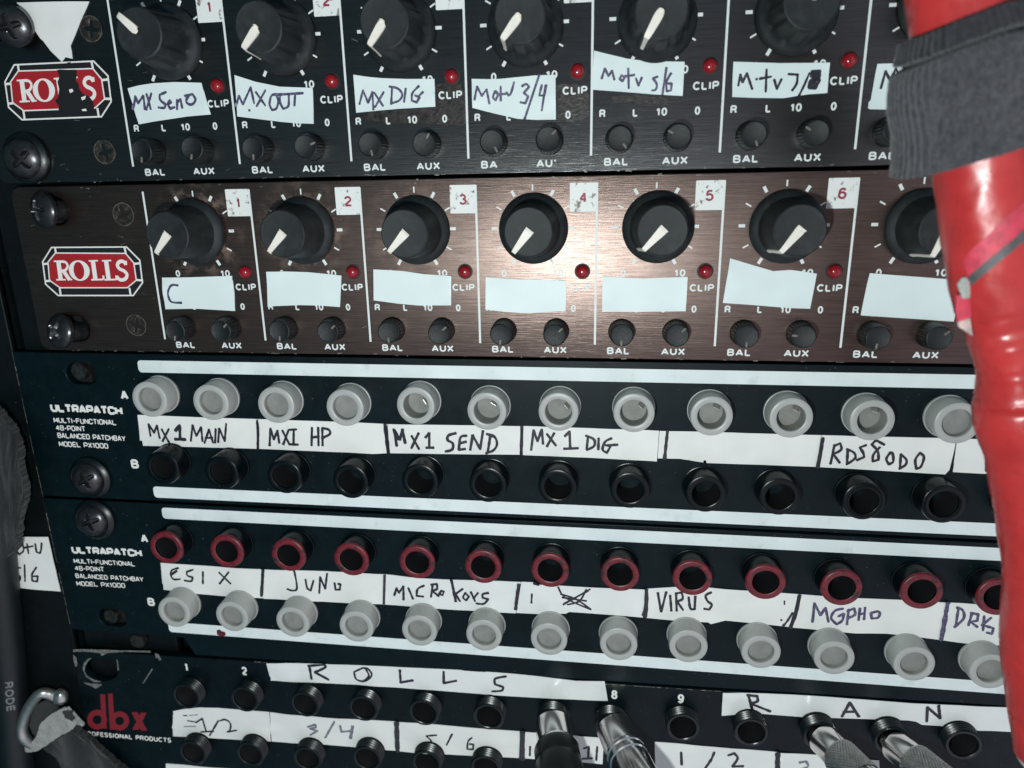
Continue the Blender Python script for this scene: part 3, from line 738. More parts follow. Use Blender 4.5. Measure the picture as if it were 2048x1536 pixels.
    for i in range(nch):
        sx = x0 + i * PITCH
        base = Vector((sx + 13.6, 0, dz - 12.2))
        cp, tp = (CAPS1[i], TIPS1[i]) if up else (CAPS2[i], TIPS2[i])
        if cp:
            c = at(*cp, 12.0); tip = at(*tp, 12.0)
            spin = math.atan2(tip.z - c.z, tip.x - c.x) - math.pi / 2
            # the knob keeps its height; it leans a little on its worn shaft
            base = base * 0.35 + Vector((c.x, 0, c.z)) * 0.65
        else: c = base + Vector((0, -12, 0)); spin = 2.5
        src = knob_f if up else knob_p
        q = aim(base, c, spin)
        if i == 0: place(src, base, t, q)
        else: dup(src, base, t, q)
    rot_b = [-100, -95, -80, -60, -55, -70, 60] if up else [-100, -92, -92, -97, -92, -88, -95]
    rot_a = [-100, 20, 60, 45, 150, 150, 0] if up else [45, 40, 42, 42, 42, 175, 40]
    for i in range(nch):
        sx = x0 + i * PITCH
        for src, ox, rots in ((sk, 6.3, rot_b), (ak, 19.25, rot_a)):
            b = Vector((sx + ox, -0.02, dz - 37.1)); tilt = Vector((random.uniform(-.25, .25), -5, random.uniform(-.25, .25)))
            q = aim(b, b + tilt, math.radians(rots[i] - 90))
            if i == 0 and not up: place(src, b, t, q)
            else: dup(src, b, t, q)
        b = Vector((sx + 25.5, -0.02, dz - 22.5))
        q = aim(b, b + Vector((0, -1, 0)))
        if i == 0 and not up: place(led0, b, t, q)
        else: dup(led0, b, t, q)
    for k, z in enumerate(((at('A1', 535, 170), at('A1', 615, 890)) if up else (at('B1', 725, 230), at('B1', 800, 878)))):
        q = aim((0, 0, 0), (0, -1, 0), random.uniform(0, 6))
        if k == 0 and not up: place(flat0, (z.x, -0.01, z.z), t, q)
        else: dup(flat0, (z.x, -0.01, z.z), t, q)
    return t
mixer2 = make_mixer(2)
mixer1 = make_mixer(1)
# tape glue left on the upper mixer
for v, pts in (('A2', [(600, 500), (690, 480), (770, 500), (790, 560), (798, 640), (800, 740), (640, 730), (470, 722), (330, 715), (220, 705), (160, 690), (250, 655), (610, 632)]),
               ('A2', [(1325, 500), (1400, 485), (1500, 505), (1520, 600), (1510, 690), (1430, 720), (1330, 700)]),
               ('A2', [(1650, 560), (1800, 552), (2048, 575), (2048, 608), (1900, 610), (1700, 600), (1655, 590)])):
    jag = []
    for i in range(len(pts)):
        a, b = Vector(pts[i]), Vector(pts[(i + 1) % len(pts)])
        for k in range(5): jag.append(tuple(a.lerp(b, k / 5) + Vector((random.uniform(-7, 7), random.uniform(-7, 7)))))
    bm = bmesh.new(); poly(bm, ats(v, jag), 0.012); flat_print(bm, 'glue_residue', 'glue', mixer1)

# -------- patch bays
def collar_mesh(black, floor=4.1):
    bm = bmesh.new()
    H = 5.7; k = 1.0 if not black else 0.98
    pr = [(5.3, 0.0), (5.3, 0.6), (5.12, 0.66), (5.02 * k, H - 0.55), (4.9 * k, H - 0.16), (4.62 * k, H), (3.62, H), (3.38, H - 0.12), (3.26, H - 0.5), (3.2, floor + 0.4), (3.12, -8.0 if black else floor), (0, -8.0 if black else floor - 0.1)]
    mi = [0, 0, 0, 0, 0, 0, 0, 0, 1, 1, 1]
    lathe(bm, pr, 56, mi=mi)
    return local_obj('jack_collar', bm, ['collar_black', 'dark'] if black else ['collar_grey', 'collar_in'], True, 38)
def ring_mesh():
    bm = bmesh.new(); H = 5.2
    H = 5.7; lathe(bm, [(4.97, H - 0.75), (5.0, H - 0.45), (4.84, H - 0.1), (4.56, H + 0.04), (3.60, H + 0.04), (3.35, H - 0.1)], 56)
    return local_obj('red_ring', bm, 'red_ring', True, 50)
def contact_mesh():
    bm = bmesh.new(); bmesh.ops.create_cube(bm, size=1, matrix=Matrix.Translation((0.5, 2.2, 2.6)) @ Matrix.Rotation(0.5, 4, 'X') @ Matrix.Diagonal((1.7, 0.35, 2.2, 1)))
    bmesh.ops.bevel(bm, geom=bm.edges[:], offset=0.12, segments=2, affect='EDGES')
    return local_obj('contact_spring', bm, 'contact', True, 40)
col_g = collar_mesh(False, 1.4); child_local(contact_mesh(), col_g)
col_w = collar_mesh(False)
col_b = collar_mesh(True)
col_r = collar_mesh(True); child_local(ring_mesh(), col_r)
used = set()
def put(src, org, parent, spin=0.0, lean=(0, 0)):
    q = aim((0, 0, 0), (lean[0], -1, lean[1]), spin)
    if src.name not in used:
        used.add(src.name); return place(src, org, parent, q)
    return dup(src, org, parent, q)
ROWS = dict(
 PB1A=[('C1',872,290),('C1',1230,307),('C1',1612,325),('C2',85,340),('C2',503,330),('C2',918,358),('C2',1338,365),('C2',1780,372),('C3',222,390),('C3',685,400),('C3',1160,415),('C3',1660,430)],
 PB1B=[('C1',948,690),('C1',1295,718),('C1',1662,742),('C2',118,770),('C2',525,770),('C2',922,792),('C2',1333,805),('C2',1755,823),('C3',185,845),('C3',620,860),('C3',1110,885),('C3',1580,905)],
 PB2A=[('D1',970,282),('D1',1325,303),('D1',1687,325),('D2',125,262),('D2',508,278),('D2',896,305),('D2',1290,328),('D2',1698,350),('D3',110,372),('D3',537,393),('D3',980,430),('D3',1452,448),('D3',1900,485)],
 PB2B=[('D1',1015,660),('D1',1357,683),('D1',1712,715),('D2',152,655),('D2',520,677),('D2',900,705),('D2',1282,730),('D2',1687,760),('D3',85,770),('D3',508,803),('D3',940,838),('D3',1405,875),('D3',1855,919)],
 X1=[('E2',150,445),('E2',570,465),('E2',1005,500),('E2',1425,530),('E2',1860,560),('E3',420,590),('E3',880,625),('E3',1300,655),('E3',1815,670),('E4',325,620),('E4',760,640),('E4',1215,670),('E4',1670,700)],
 X2=[('E2',195,850),('E2',610,860),('E2',1020,890),('E2',1450,890),('E2',1880,925),('E3',400,960)])
def jack_points(row, h, extra=0):
    p = [at(*q, h) for q in ROWS[row]]
    p = [Vector((q.x, 0, q.z)) for q in p]
    for k in range(extra): p.append(p[-1] + Vector((17.95, 0, -0.05)))
    return p
def bar(bm, x0, zt, zb, h=0.03): poly(bm, rrect(x0, zb, XR - 6, zt, 1.0, 4, (0, 0, 1, 1)), h)
EDGE_L, EDGE_R = at('E1', 612, 125), at('E3', 2048, 400)
def low_edge(x): return EDGE_L.z + (EDGE_R.z - EDGE_L.z) / (EDGE_R.x - EDGE_L.x) * (x - EDGE_L.x)
def make_patchbay(k):
    first = k == 1
    t = thing('patch_bay', 'black patch bay with grey collars above its tape labels and black collars below' if first else 'black patch bay with red ringed collars above its tape labels and grey collars below', 'patch bay', (-47, 0, -UH * (k + 1)), 'patch bays')
    zt = -UH * k - 0.25; zb = -UH * (k + 1) + 0.45
    A = jack_points('PB1A' if first else 'PB2A', 5.7, 1 if first else 0); B = jack_points('PB1B' if first else 'PB2B', 5.7, 1 if first else 0)
    if first: ss = [slot(-27.0, -50.6, 9.5, 6.2), slot(-29.0, -81.5, 9.5, 6.2)]
    else: ss = [slot(-30.5, -94.6, 9.5, 6.2), slot(-32.0, -128.7, 9.5, 6.2)]
    holes = ss + [circ(p.x, p.z, 4.3, 28) for p in A + B]
    if first: outline = rrect(-47.2, zb, XR, zt, 0.8, 3)
    else: outline = [(-47.2, -134.0), (-9.0, -134.0), (-6.0, low_edge(-6) + 0.9), (XR, low_edge(XR) + 0.9), (XR, zt), (-47.2, zt)]
    obj('front_panel', curve_mesh([outline, *holes], 2.2, 0.2), 'satin', t)
    bm = bmesh.new(); z = zt
    while z > zb + 1:
        ln = random.uniform(1.5, 6); z2 = max(zb, z - ln)
        if random.random() < 0.8: stroke(bm, [(-47.12, z), (-47.1 + random.uniform(-.05, .05), z2)], random.uniform(0.08, 0.26), 0.015, caps=False)
        z = z2 - random.uniform(0.1, 0.8)
    tag(flat_print(bm, 'worn_edge', 'edge', t), kind='stuff')
    bm = bmesh.new()
    bar(bm, -9.3, -UH * k - 2.05 if first else -90.4, -UH * k - 5.45 if first else -93.9)
    flat_print(bm, 'white_stripe', 'white_stripe', t)
    bm = bmesh.new(); bar(bm, -10.9 if first else -13.4, -83.85 if first else -128.75, -87.3 if first else -132.25); flat_print(bm, 'white_stripe', 'white_stripe', t)
    bm = bmesh.new(); bmesh.ops.create_cube(bm, size=1, matrix=Matrix.Translation((XR / 2 - 5, 7.0, (zt + zb) / 2 - 1.5)) @ Matrix.Diagonal((XR - 14, 8, 44.5 if not first else 40, 1)))
    obj('chassis', bm, 'satin', t)
    bm = bmesh.new(); v = 'C1' if first else 'D1'
    def qt(s, x0, y0, x1, y1, cap, wt): square_text(bm, s, at(v, x0, y0), at(v, x1, y1), cap, wt, 0.03)
    if first:
        for ch, x, y in (('A', 710, 290), ('B', 772, 692)):
            q = at('C1', x, y); text_bm(bm, ch, q.x, q.x + 2.35, q.z, 2.8, 0.03, bold=0.045)
        qt('ULTRAPATCH', 306, 362, 714, 381, 2.5, 0.70)
        qt('MULTI-FUNCTIONAL', 320, 425, 680, 440, 1.6, 0.30); qt('48-POINT', 332, 470, 500, 477, 1.6, 0.30)
        qt('BALANCED PATCHBAY', 342, 514, 735, 534, 1.6, 0.30); qt('MODEL PX1000', 351, 564, 633, 577, 1.6, 0.30)
    else:
        for ch, x, y in (('A', 828, 248), ('B', 868, 618)):
            q = at('D1', x, y); text_bm(bm, ch, q.x, q.x + 2.35, q.z, 2.8, 0.03, bold=0.045)
        qt('ULTRAPATCH', 430, 312, 828, 333, 2.5, 0.70)
        qt('MULTI-FUNCTIONAL', 437, 369, 790, 388, 1.6, 0.30); qt('48-POINT', 443, 412, 610, 419, 1.6, 0.30)
        qt('BALANCED PATCHBAY', 447, 456, 840, 478, 1.6, 0.30); qt('MODEL PX1000', 453, 501, 733, 514, 1.6, 0.30)
    flat_print(bm, 'printed_lettering', 'emblem_white', t)
    if not first:
        bm = bmesh.new(); poly(bm, ats('D1', [(1268, 762), (1285, 757), (1300, 768), (1318, 772), (1322, 790), (1305, 798), (1288, 797), (1270, 786)]), 0.05); flat_print(bm, 'paint_blot', 'red_ring', t)
    for i, p in enumerate(A): put((col_g if 4 <= i <= 10 else col_w) if first else col_r, p, t, random.uniform(-.5, .2) - 0.5, (random.uniform(-.02, .02), random.uniform(-.02, .02)))
    for i, p in enumerate(B): put(col_b if first else col_w, p, t, random.uniform(0, 6) if not first else 0, (random.uniform(-.02, .02), random.uniform(-.02, .02)))
    return t
pb1 = make_patchbay(1); pb2 = make_patchbay(2)

# -------- the lowest patch bay, with threaded jacks and a red logo
low = thing('patch_bay', 'glossy black patch panel at the bottom with chipped corner, red logo and threaded jacks', 'patch bay', (-48, 0, -186))
J1 = jack_points('X1', 4.0); J2 = jack_points('X2', 4.0)
d2 = (J2[-1] - J2[0]) / 5
tl, tr_ = at('E1', 612, 125), at('E3', 2048, 400)
slope = (tr_.z - tl.z) / (tr_.x - tl.x)
pts = [(-51.5, -186), (XR, -186), (XR, tl.z + slope * (XR - tl.x)), (tl.x + 2, tl.z + 0.05), (tl.x, tl.z - 2)]
hole = [(q.x, q.z) for q in ats('E1', [(690, 275), (700, 240), (730, 208), (790, 192), (880, 190), (975, 205), (985, 250), (988, 310), (975, 345), (930, 375), (850, 388), (770, 370), (720, 335)])]
obj('front_panel', curve_mesh([pts, hole, *[circ(p.x, p.z, 3.9, 24) for p in J1 + J2]], 2.2, 0.2), 'gloss', low)
for s, v, x, y in (('1', 'E1', 1548, 300), ('2', 'E2', 555, 286), ('8', 'E3', 1301, 457), ('9', 'E3', 1777, 487)):
    bm = bmesh.new(); q = at(v, x, y); text_bm(bm, s, q.x, q.x + (1.2 if s == '1' else 1.8), q.z, 3.0, 0.03, wt=0.62, dz=-0.05)
    flat_print(bm, 'channel_number', 'emblem_white', low)
bm = bmesh.new()
a, b = at('E1', 698, 838), at('E1', 1432, 900)
text_bm(bm, 'PROFESSIONAL PRODUCTS', a.x, b.x, a.z, 1.85, 0.03, wt=0.36, skew=0.14, dz=b.z - a.z)
flat_print(bm, 'product_lettering', 'emblem_white', low)
bm = bmesh.new()
def ring(bm, v, cx, cy, ro, ri, h, n=40):
    o_ = ats(v, [(cx + ro * math.cos(2 * math.pi * i / n), cy + ro * math.sin(2 * math.pi * i / n)) for i in range(n)], h)
    i_ = ats(v, [(cx + ri * math.cos(2 * math.pi * i / n), cy + ri * math.sin(2 * math.pi * i / n)) for i in range(n)], h)
    vo = [bm.verts.new(q) for q in o_]; vi = [bm.verts.new(q) for q in i_]
    for i in range(n): k = (i + 1) % n; bm.faces.new((vo[i], vo[k], vi[k], vi[i]))
ring(bm, 'E1', 812, 708, 83, 38, 0.030); ring(bm, 'E1', 1000, 718, 80, 36, 0.030)
poly(bm, ats('E1', [(838, 495), (880, 497), (893, 782), (852, 780)]), 0.036); poly(bm, ats('E1', [(902, 490), (942, 490), (962, 790), (920, 790)]), 0.036)
poly(bm, ats('E1', [(1098, 645), (1150, 645), (1232, 800), (1178, 798)]), 0.030); poly(bm, ats('E1', [(1178, 648), (1225, 650), (1160, 790), (1105, 792)]), 0.036)
flat_print(bm, 'logo', 'logo_red', low)
bm = bmesh.new()                                                        # chipped paint round the slot and along the top edge
for a in ([(612, 120), (700, 118), (860, 122), (1000, 128), (1260, 132), (1258, 146), (1050, 140), (900, 150), (850, 175), (835, 150), (700, 138), (612, 142)],
          [(612, 165), (640, 190), (648, 250), (632, 270), (615, 215)], [(1296, 150), (1325, 160), (1350, 205), (1330, 215), (1318, 190), (1302, 195)],
          [(690, 280), (703, 232), (735, 200), (765, 190), (735, 222), (712, 260), (706, 300), (730, 345), (790, 374), (850, 390), (790, 396), (720, 350)],
          [(700, 395), (760, 405), (850, 410), (845, 425), (800, 450), (760, 425), (715, 410)], [(1270, 280), (1278, 285), (1230, 360), (1195, 410), (1190, 405)],
          [(975, 205), (982, 205), (996, 290), (985, 300)]):
    poly(bm, ats('E1', a), 0.022)
flat_print(bm, 'paint_chips', 'bare', low)
bm = bmesh.new(); x = 10.0
while x < 190:
    ln = random.uniform(0.5, 2.2)
    if random.random() < (0.85 if 118 < x < 150 else 0.3): stroke(bm, [(x, low_edge(x) - 0.12), (x + ln, low_edge(x + ln) - 0.12)], random.uniform(0.08, 0.3), 0.012, caps=False)
    x += ln + random.uniform(0.1, 0.5)
tag(flat_print(bm, 'worn_edge', 'edge', low), kind='stuff')
def threaded_mesh():
    bm = bmesh.new()
    pr = [(4.7, 0.0), (4.7, 0.5)]
    for k in range(4): z = 0.55 + k * 0.75; pr += [(4.25, z), (4.6, z + 0.3), (4.6, z + 0.42), (4.25, z + 0.7)]
    pr += [(4.3, 3.62), (4.45, 3.8), (4.3, 4.0), (3.75, 4.0), (3.55, 3.85), (3.45, 3.4), (3.4, -8), (0, -8)]
    mi = [0] * (len(pr) - 3) + [1, 1]
    lathe(bm, pr, 56, mi=mi)
    return local_obj('threaded_jack', bm, ['jack_black', 'dark'], True, 30)
tj = threaded_mesh()
for p in J1 + J2: put(tj, p, low, random.uniform(0, 6), (random.uniform(-.03, .03), random.uniform(-.03, .03)))

# ================================================================== OBJECTS
# -------- labels and tapes
def label(name, pts, text, mats=('paper', 'ink'), group=None, cat='label', h=0.0, thick=0.13, ink=None, inkw=0.55, inkv=None, texname='handwriting', curl=0.45):
    pp = mix(pts, 0)
    c = sum(pp, Vector((0, 0, 0))) / len(pp)
    bm = bmesh.new()
    z = 0.045 + h; sd = random.uniform(0, 90)
    cx = sum(p.x for p in pp) / len(pp); cz = sum(p.z for p in pp) / len(pp); hw = max(abs(p.x - cx) for p in pp); hv = max(abs(p.z - cz) for p in pp)
    def lift(x, zz):                      # the paper lies a little uneven and lifts at its edges
        e = max(abs(x - cx) / hw, 0.9 * abs(zz - cz) / hv)
        return curl * (max(0, mnoise.noise(Vector((x * 0.11 + sd, zz * 0.2, 0))) + 0.15) * (0.25 + 0.9 * max(0, e - 0.45) ** 1.3 / 0.46))
    f = poly(bm, pp, z)
    bmesh.ops.triangulate(bm, faces=bm.faces[:], ngon_method='EAR_CLIP')
    for it in range(5):
        lg = [e for e in bm.edges if e.calc_length() > 1.2]
        if not lg: break
        bmesh.ops.subdivide_edges(bm, edges=lg, cuts=1); bmesh.ops.triangulate(bm, faces=bm.faces[:])
    r = bmesh.ops.extrude_face_region(bm, geom=bm.faces[:])
    for v in r['geom']:
        if isinstance(v, bmesh.types.BMVert): v.co.y -= thick
    for v in bm.verts: v.co.y -= lift(v.co.x, v.co.z)
    bmesh.ops.recalc_face_normals(bm, faces=bm.faces)
    tree = BVHTree.FromBMesh(bm)
    o = obj(name, bm, mats[0], None, smooth=True, sharp=40)
    tag(o, text, cat, group)
    if ink:
        ink = [(q[0], q[1], q[2] * 0.88) if isinstance(q, tuple) and len(q) > 2 else q for q in ink]
        b = writing(ink, inkv, inkw * 0.86, z + thick + 0.012)
        for v_ in b.verts:
            hit = tree.ray_cast(Vector((v_.co.x, -30, v_.co.z)), Vector((0, 1, 0)))[0]
            v_.co.y = (hit.y if hit else -(z + thick + 0.32)) - 0.06 - (-v_.co.y - (z + thick))
        obj(texname, b, mats[1], o)
    return o
def pv(v, pts): return [(v, x, y) for x, y in pts]
G1 = 'white handwritten labels on the upper mixer'; G2 = 'white labels on the brown mixer'
label('name_label', pv('A1', [(752, 518), (820, 500), (900, 488), (1020, 481), (1180, 485), (1210, 590), (1237, 670), (1100, 682), (1000, 697), (900, 712), (815, 728)]), 'white label with handwritten word Send under the leftmost knob of the black mixer', group=G1, inkv='A1',
      ink=[[(785, 640), (797, 565), (812, 605), (843, 562), (852, 640)], [(862, 552), (886, 640)], [(890, 548), (860, 642)], [(975, 540), (938, 556), (942, 585), (972, 612), (965, 632), (932, 630)], [(985, 612), (1005, 600), (998, 588), (986, 610), (1000, 636), (1025, 628)], [(1040, 585), (1040, 640)], [(1040, 602), (1060, 582), (1070, 632)], [(1085, 562), (1130, 552), (1148, 585), (1128, 612), (1100, 606), (1094, 585), (1108, 562)]], mats=('paper', 'ink_blue'), inkw=0.7)
label('name_label', pv('A1', [(1375, 440), (1500, 480), (1640, 508), (1832, 515), (1838, 725), (1740, 722), (1650, 714), (1392, 682)]), 'white label with handwritten word OUT under the second knob of the black mixer', group=G1, inkv='A1',
      ink=[[(1385, 622), (1402, 562), (1425, 612), (1470, 512), (1490, 605)], [(1500, 540), (1555, 618)], [(1555, 530), (1505, 622)], [(1618, 552), (1592, 560), (1580, 610), (1595, 645), (1620, 635), (1632, 590), (1618, 554), (1596, 558)], [(1642, 555), (1642, 600), (1660, 638), (1690, 620), (1692, 560)], [(1625, 555), (1775, 546)], [(1730, 552), (1725, 618)], [(1460, 645)]], mats=('paper', 'ink_blue'), inkw=0.65)
label('name_label', pv('A2', [(138, 438), (220, 450), (300, 458), (450, 463), (612, 462), (615, 540), (618, 625), (400, 637), (155, 660), (148, 560)]), 'white label with handwritten word DIG on the black mixer', group=G1, inkv='A2',
      ink=[[(175, 610), (195, 530), (225, 602), (250, 540), (256, 642)], [(262, 545), (312, 620)], [(316, 540), (266, 627)], [(365, 520), (360, 610)], [(350, 508), (400, 520), (425, 555), (405, 590), (357, 606)], [(445, 520), (435, 597)], [(522, 505), (485, 545), (480, 590), (510, 600), (526, 570), (500, 560)], [(525, 560), (546, 540)]], mats=('paper', 'ink_blue'), inkw=0.62)
label('name_label', pv('A2', [(830, 462), (920, 464), (1000, 462), (1100, 452), (1200, 442), (1320, 438), (1322, 700), (1210, 702), (1100, 696), (960, 664), (835, 632)]), 'white label with handwritten 3/4 on the black mixer', group=G1, inkv='A2',
      ink=[[(848, 585), (862, 508), (890, 562), (918, 525), (934, 607)], [(968, 535), (955, 570), (970, 587), (984, 555), (968, 535)], [(1000, 508), (1000, 590)], [(980, 555), (1030, 550)], [(1035, 540), (1045, 560), (1060, 545), (1078, 483)], [(1125, 505), (1150, 493), (1165, 510), (1135, 545), (1160, 565), (1145, 605), (1115, 600)], [(1225, 440), (1185, 560), (1140, 698)], [(1240, 500), (1225, 560), (1255, 560), (1268, 500)], [(1262, 500), (1240, 647)]], mats=('paper', 'ink_blue'), inkw=0.6)
label('name_label', [('A2', 1545, 297), ('A2', 1640, 322), ('A2', 1740, 345), ('A2', 1850, 358), ('A3', 62, 362), ('A3', 50, 562), ('A2', 1900, 553), ('A2', 1800, 545), ('A2', 1535, 525)], 'white label with handwritten 5/6 on the black mixer', group=G1, inkv='A2',
      ink=[[(1590, 460), (1608, 403), (1630, 447), (1650, 415), (1664, 467)], [(1705, 443), (1694, 463), (1712, 475), (1724, 455), (1706, 443)], [(1745, 403), (1748, 517)], [(1718, 450), (1780, 440)], [(1790, 460), (1805, 502), (1824, 455)], [(1916, 450), (1890, 460), (1912, 495), (1905, 525), (1884, 530)], [(1968, 398), (1945, 552)], [(1995, 430), (1968, 480), (1970, 535), (1995, 530), (1998, 490), (1972, 490)]], mats=('paper', 'ink_blue'), inkw=0.6)
label('name_label', pv('A3', [(347, 362), (480, 366), (620, 370), (910, 368), (902, 460), (895, 545), (790, 552), (720, 562), (640, 575), (480, 574), (340, 568), (342, 460)]), 'white label ending in 7/8 with the 8 scribbled thick', group=G1, inkv='A3',
      ink=[[(375, 502), (387, 438), (400, 482), (425, 430), (456, 522)], [(480, 463)], [(540, 408), (535, 537)], [(500, 462), (567, 450)], [(585, 468), (600, 522), (627, 465)], [(668, 435), (722, 438), (716, 490), (690, 530)], [(790, 430), (760, 500), (725, 570)],
           ('A3', [(805, 422), (850, 418), (842, 460), (800, 472), (790, 512), (825, 516), (848, 470), (802, 442)], 0.85), ('A3', [(800, 430), (840, 440), (795, 500)], .8), ('A3', [(830, 430), (815, 515)], .7)], mats=('paper', 'ink'), inkw=0.6)
label('name_label', pv('A3', [(1187, 375), (1300, 372), (1500, 370), (1520, 640), (1300, 643), (1140, 640), (1165, 500)]), 'white label half hidden behind the grey fabric sleeve', group=G1, inkv='A3',
      ink=[[(1208, 517), (1235, 418), (1262, 472), (1295, 403), (1315, 445)], [(1330, 430), (1320, 460), (1335, 470), (1345, 440), (1330, 430)]], mats=('paper', 'ink'), inkw=0.62)
label('pointer_sticker', pv('A1', [(100, 16), (310, 12), (525, 10), (470, 140), (415, 268), (422, 300), (428, 345), (405, 325), (386, 335), (365, 362), (300, 300), (255, 240), (238, 225), (180, 130)]), 'white triangular sticker pointing down at the scratched red emblem', cat='sticker', mats=('tape', 'ink'))
label('blank_label', pv('B1', [(950, 600), (1100, 598), (1360, 590), (1365, 685), (1373, 690), (1378, 795), (1260, 788), (1150, 781), (970, 785), (960, 690)]), 'white label marked with the letter C on the brown mixer', group=G2, inkv='B1', texname='handwriting',
      ink=[[(1045, 645), (1008, 645), (990, 685), (998, 732), (1020, 745), (1065, 747)]], mats=('paper', 'ink_blue'), inkw=0.65)
label('blank_label', pv('B1', [(1562, 565), (1680, 564), (1800, 568), (1900, 577), (2000, 588), (1996, 680), (1990, 772), (1870, 763), (1760, 760), (1568, 768)]), 'blank white label between the C label and the worn number 2 channel end', group=G2)
label('blank_label', pv('B2', [(255, 552), (340, 556), (430, 562), (550, 580), (712, 590), (711, 680), (710, 762), (520, 763), (400, 752), (258, 732), (256, 640)]), 'blank white label under the third knob of the brown mixer', group=G2)
label('blank_label', pv('B2', [(912, 597), (1000, 603), (1100, 608), (1240, 612), (1383, 618), (1382, 700), (1380, 795), (1260, 803), (1150, 808), (1020, 800), (912, 785)]), 'blank white label in the brightest patch of the brown mixer', group=G2)
label('blank_label', [('B2', 1595, 590), ('B2', 1720, 600), ('B2', 1830, 605), ('B2', 1940, 601), ('B3', 80, 595), ('B3', 74, 700), ('B3', 68, 797), ('B2', 1850, 799), ('B2', 1592, 800)], 'blank white label under the fifth knob with chipped white paint', group=G2)
label('blank_label', pv('B3', [(328, 487), (460, 527), (580, 562), (680, 555), (760, 565), (835, 577), (815, 680), (795, 782), (680, 778), (560, 768), (420, 757), (285, 748)]), 'blank white label with a raised upper left corner under the sixth knob', group=G2)
label('blank_label', pv('B3', [(1142, 573), (1380, 592), (1620, 610), (1636, 700), (1650, 790), (1635, 857), (1360, 838), (1090, 820)]), 'largest blank white label, next to the red tube', group=G2)

G3 = 'tape pieces between the jack rows of the upper patch bay'; G4 = 'tape pieces between the jack rows of the second patch bay'
T = ('tape', 'ink')
label('tape_label', pv('C1', [(808, 378), (1160, 392), (1509, 403), (1514, 490), (1517, 577), (1200, 568), (840, 559), (836, 530), (822, 528)]), 'white tape piece with handwritten word MAIN', group=G3, inkv='C1', mats=T, inkw=0.75, cat='label',
      ink=[[(884, 502), (872, 432), (905, 482), (922, 440), (938, 514)], [(950, 462), (997, 547)], [(992, 460), (955, 532)], ('C1', [(1030, 470), (1054, 440), (1058, 522)], 1.1), ('C1', [(1028, 520), (1088, 522)], 1.0), [(1120, 530), (1130, 438), (1152, 502), (1180, 450), (1188, 532)], [(1200, 542), (1226, 463), (1250, 540)], [(1205, 512), (1247, 512)], [(1266, 460), (1262, 542)], [(1280, 537), (1286, 458), (1318, 532), (1326, 430)], ('C1', [(1508, 412), (1514, 480), (1512, 575)], 1.0)])
label('tape_label', [('C1', 1512, 403), ('C1', 1780, 412), ('C1', 2048, 421), ('C2', 335, 432), ('C2', 342, 520), ('C2', 350, 602), ('C2', 250, 607), ('C1', 2048, 599), ('C1', 1780, 588), ('C1', 1520, 577)], 'white tape piece with handwritten letters HP', group=G3, inkv='C1', mats=T, inkw=0.8,
      ink=[[(1580, 557), (1585, 458), (1605, 522), (1626, 470), (1636, 542)], [(1655, 470), (1697, 552)], [(1692, 465), (1660, 550)], [(1722, 465), (1720, 550)], [(1700, 465), (1737, 462)], [(1705, 550), (1747, 552)], [(1828, 453), (1825, 557)], [(1864, 453), (1866, 557)], [(1828, 510), (1868, 505)], [(1890, 557), (1888, 455), (1926, 465), (1932, 490), (1890, 512)], ('C2', [(325, 434), (335, 520), (344, 598)], 1.25)])
label('tape_label', pv('C2', [(338, 433), (700, 438), (1122, 443), (1119, 530), (1116, 611), (930, 610), (740, 608), (353, 602), (345, 520)]), 'white tape piece with handwritten word SEND', group=G3, inkv='C2', mats=T, inkw=0.85,
      ink=[('C2', [(392, 558), (380, 468), (412, 522), (427, 463), (442, 542)], 0.95), ('C2', [(374, 462), (398, 520)], .9), [(480, 500), (522, 577)], [(520, 485), (478, 572)], [(560, 510), (582, 485), (582, 572)], [(565, 570), (607, 570)], [(737, 485), (695, 498), (690, 525), (720, 545), (716, 580), (678, 592)], [(800, 500), (765, 510), (755, 582), (792, 577)], [(757, 545), (797, 535)], [(822, 582), (836, 498), (880, 577), (896, 473)], [(940, 495), (925, 592)], [(918, 490), (965, 508), (978, 550), (957, 585), (915, 602)], ('C2', [(1124, 445), (1120, 605)], 0.95)])
label('tape_label', pv('C2', [(1125, 443), (1520, 456), (1925, 470), (1919, 560), (1912, 650), (1500, 628), (1119, 612), (1122, 530)]), 'white tape piece with the letters DIG in black marker', group=G3, inkv='C2', mats=T, inkw=0.8,
      ink=[[(1178, 582), (1192, 468), (1215, 532), (1240, 463), (1247, 547)], [(1270, 490), (1322, 557)], [(1312, 485), (1270, 562)], [(1375, 502), (1402, 475), (1406, 572)], [(1370, 576), (1452, 572)], [(1510, 505), (1502, 580)], [(1498, 500), (1545, 522), (1545, 560), (1503, 582)], [(1572, 515), (1570, 580)], [(1647, 515), (1610, 535), (1595, 580), (1620, 600), (1642, 560), (1613, 555)], [(1625, 555), (1682, 552)]])
label('tape_label', [('C2', 1928, 470), ('C2', 2048, 472), ('C3', 400, 484), ('C3', 860, 497), ('C3', 846, 590), ('C3', 833, 682), ('C3', 510, 670), ('C3', 190, 660), ('C3', 187, 645), ('C2', 2048, 635), ('C2', 1917, 632)], 'long blank white tape piece below the ninth and tenth grey collars', group=G3, inkv='C2', mats=T, inkw=0.95,
      ink=[[(1974, 470), (1965, 560), (1958, 630)]])
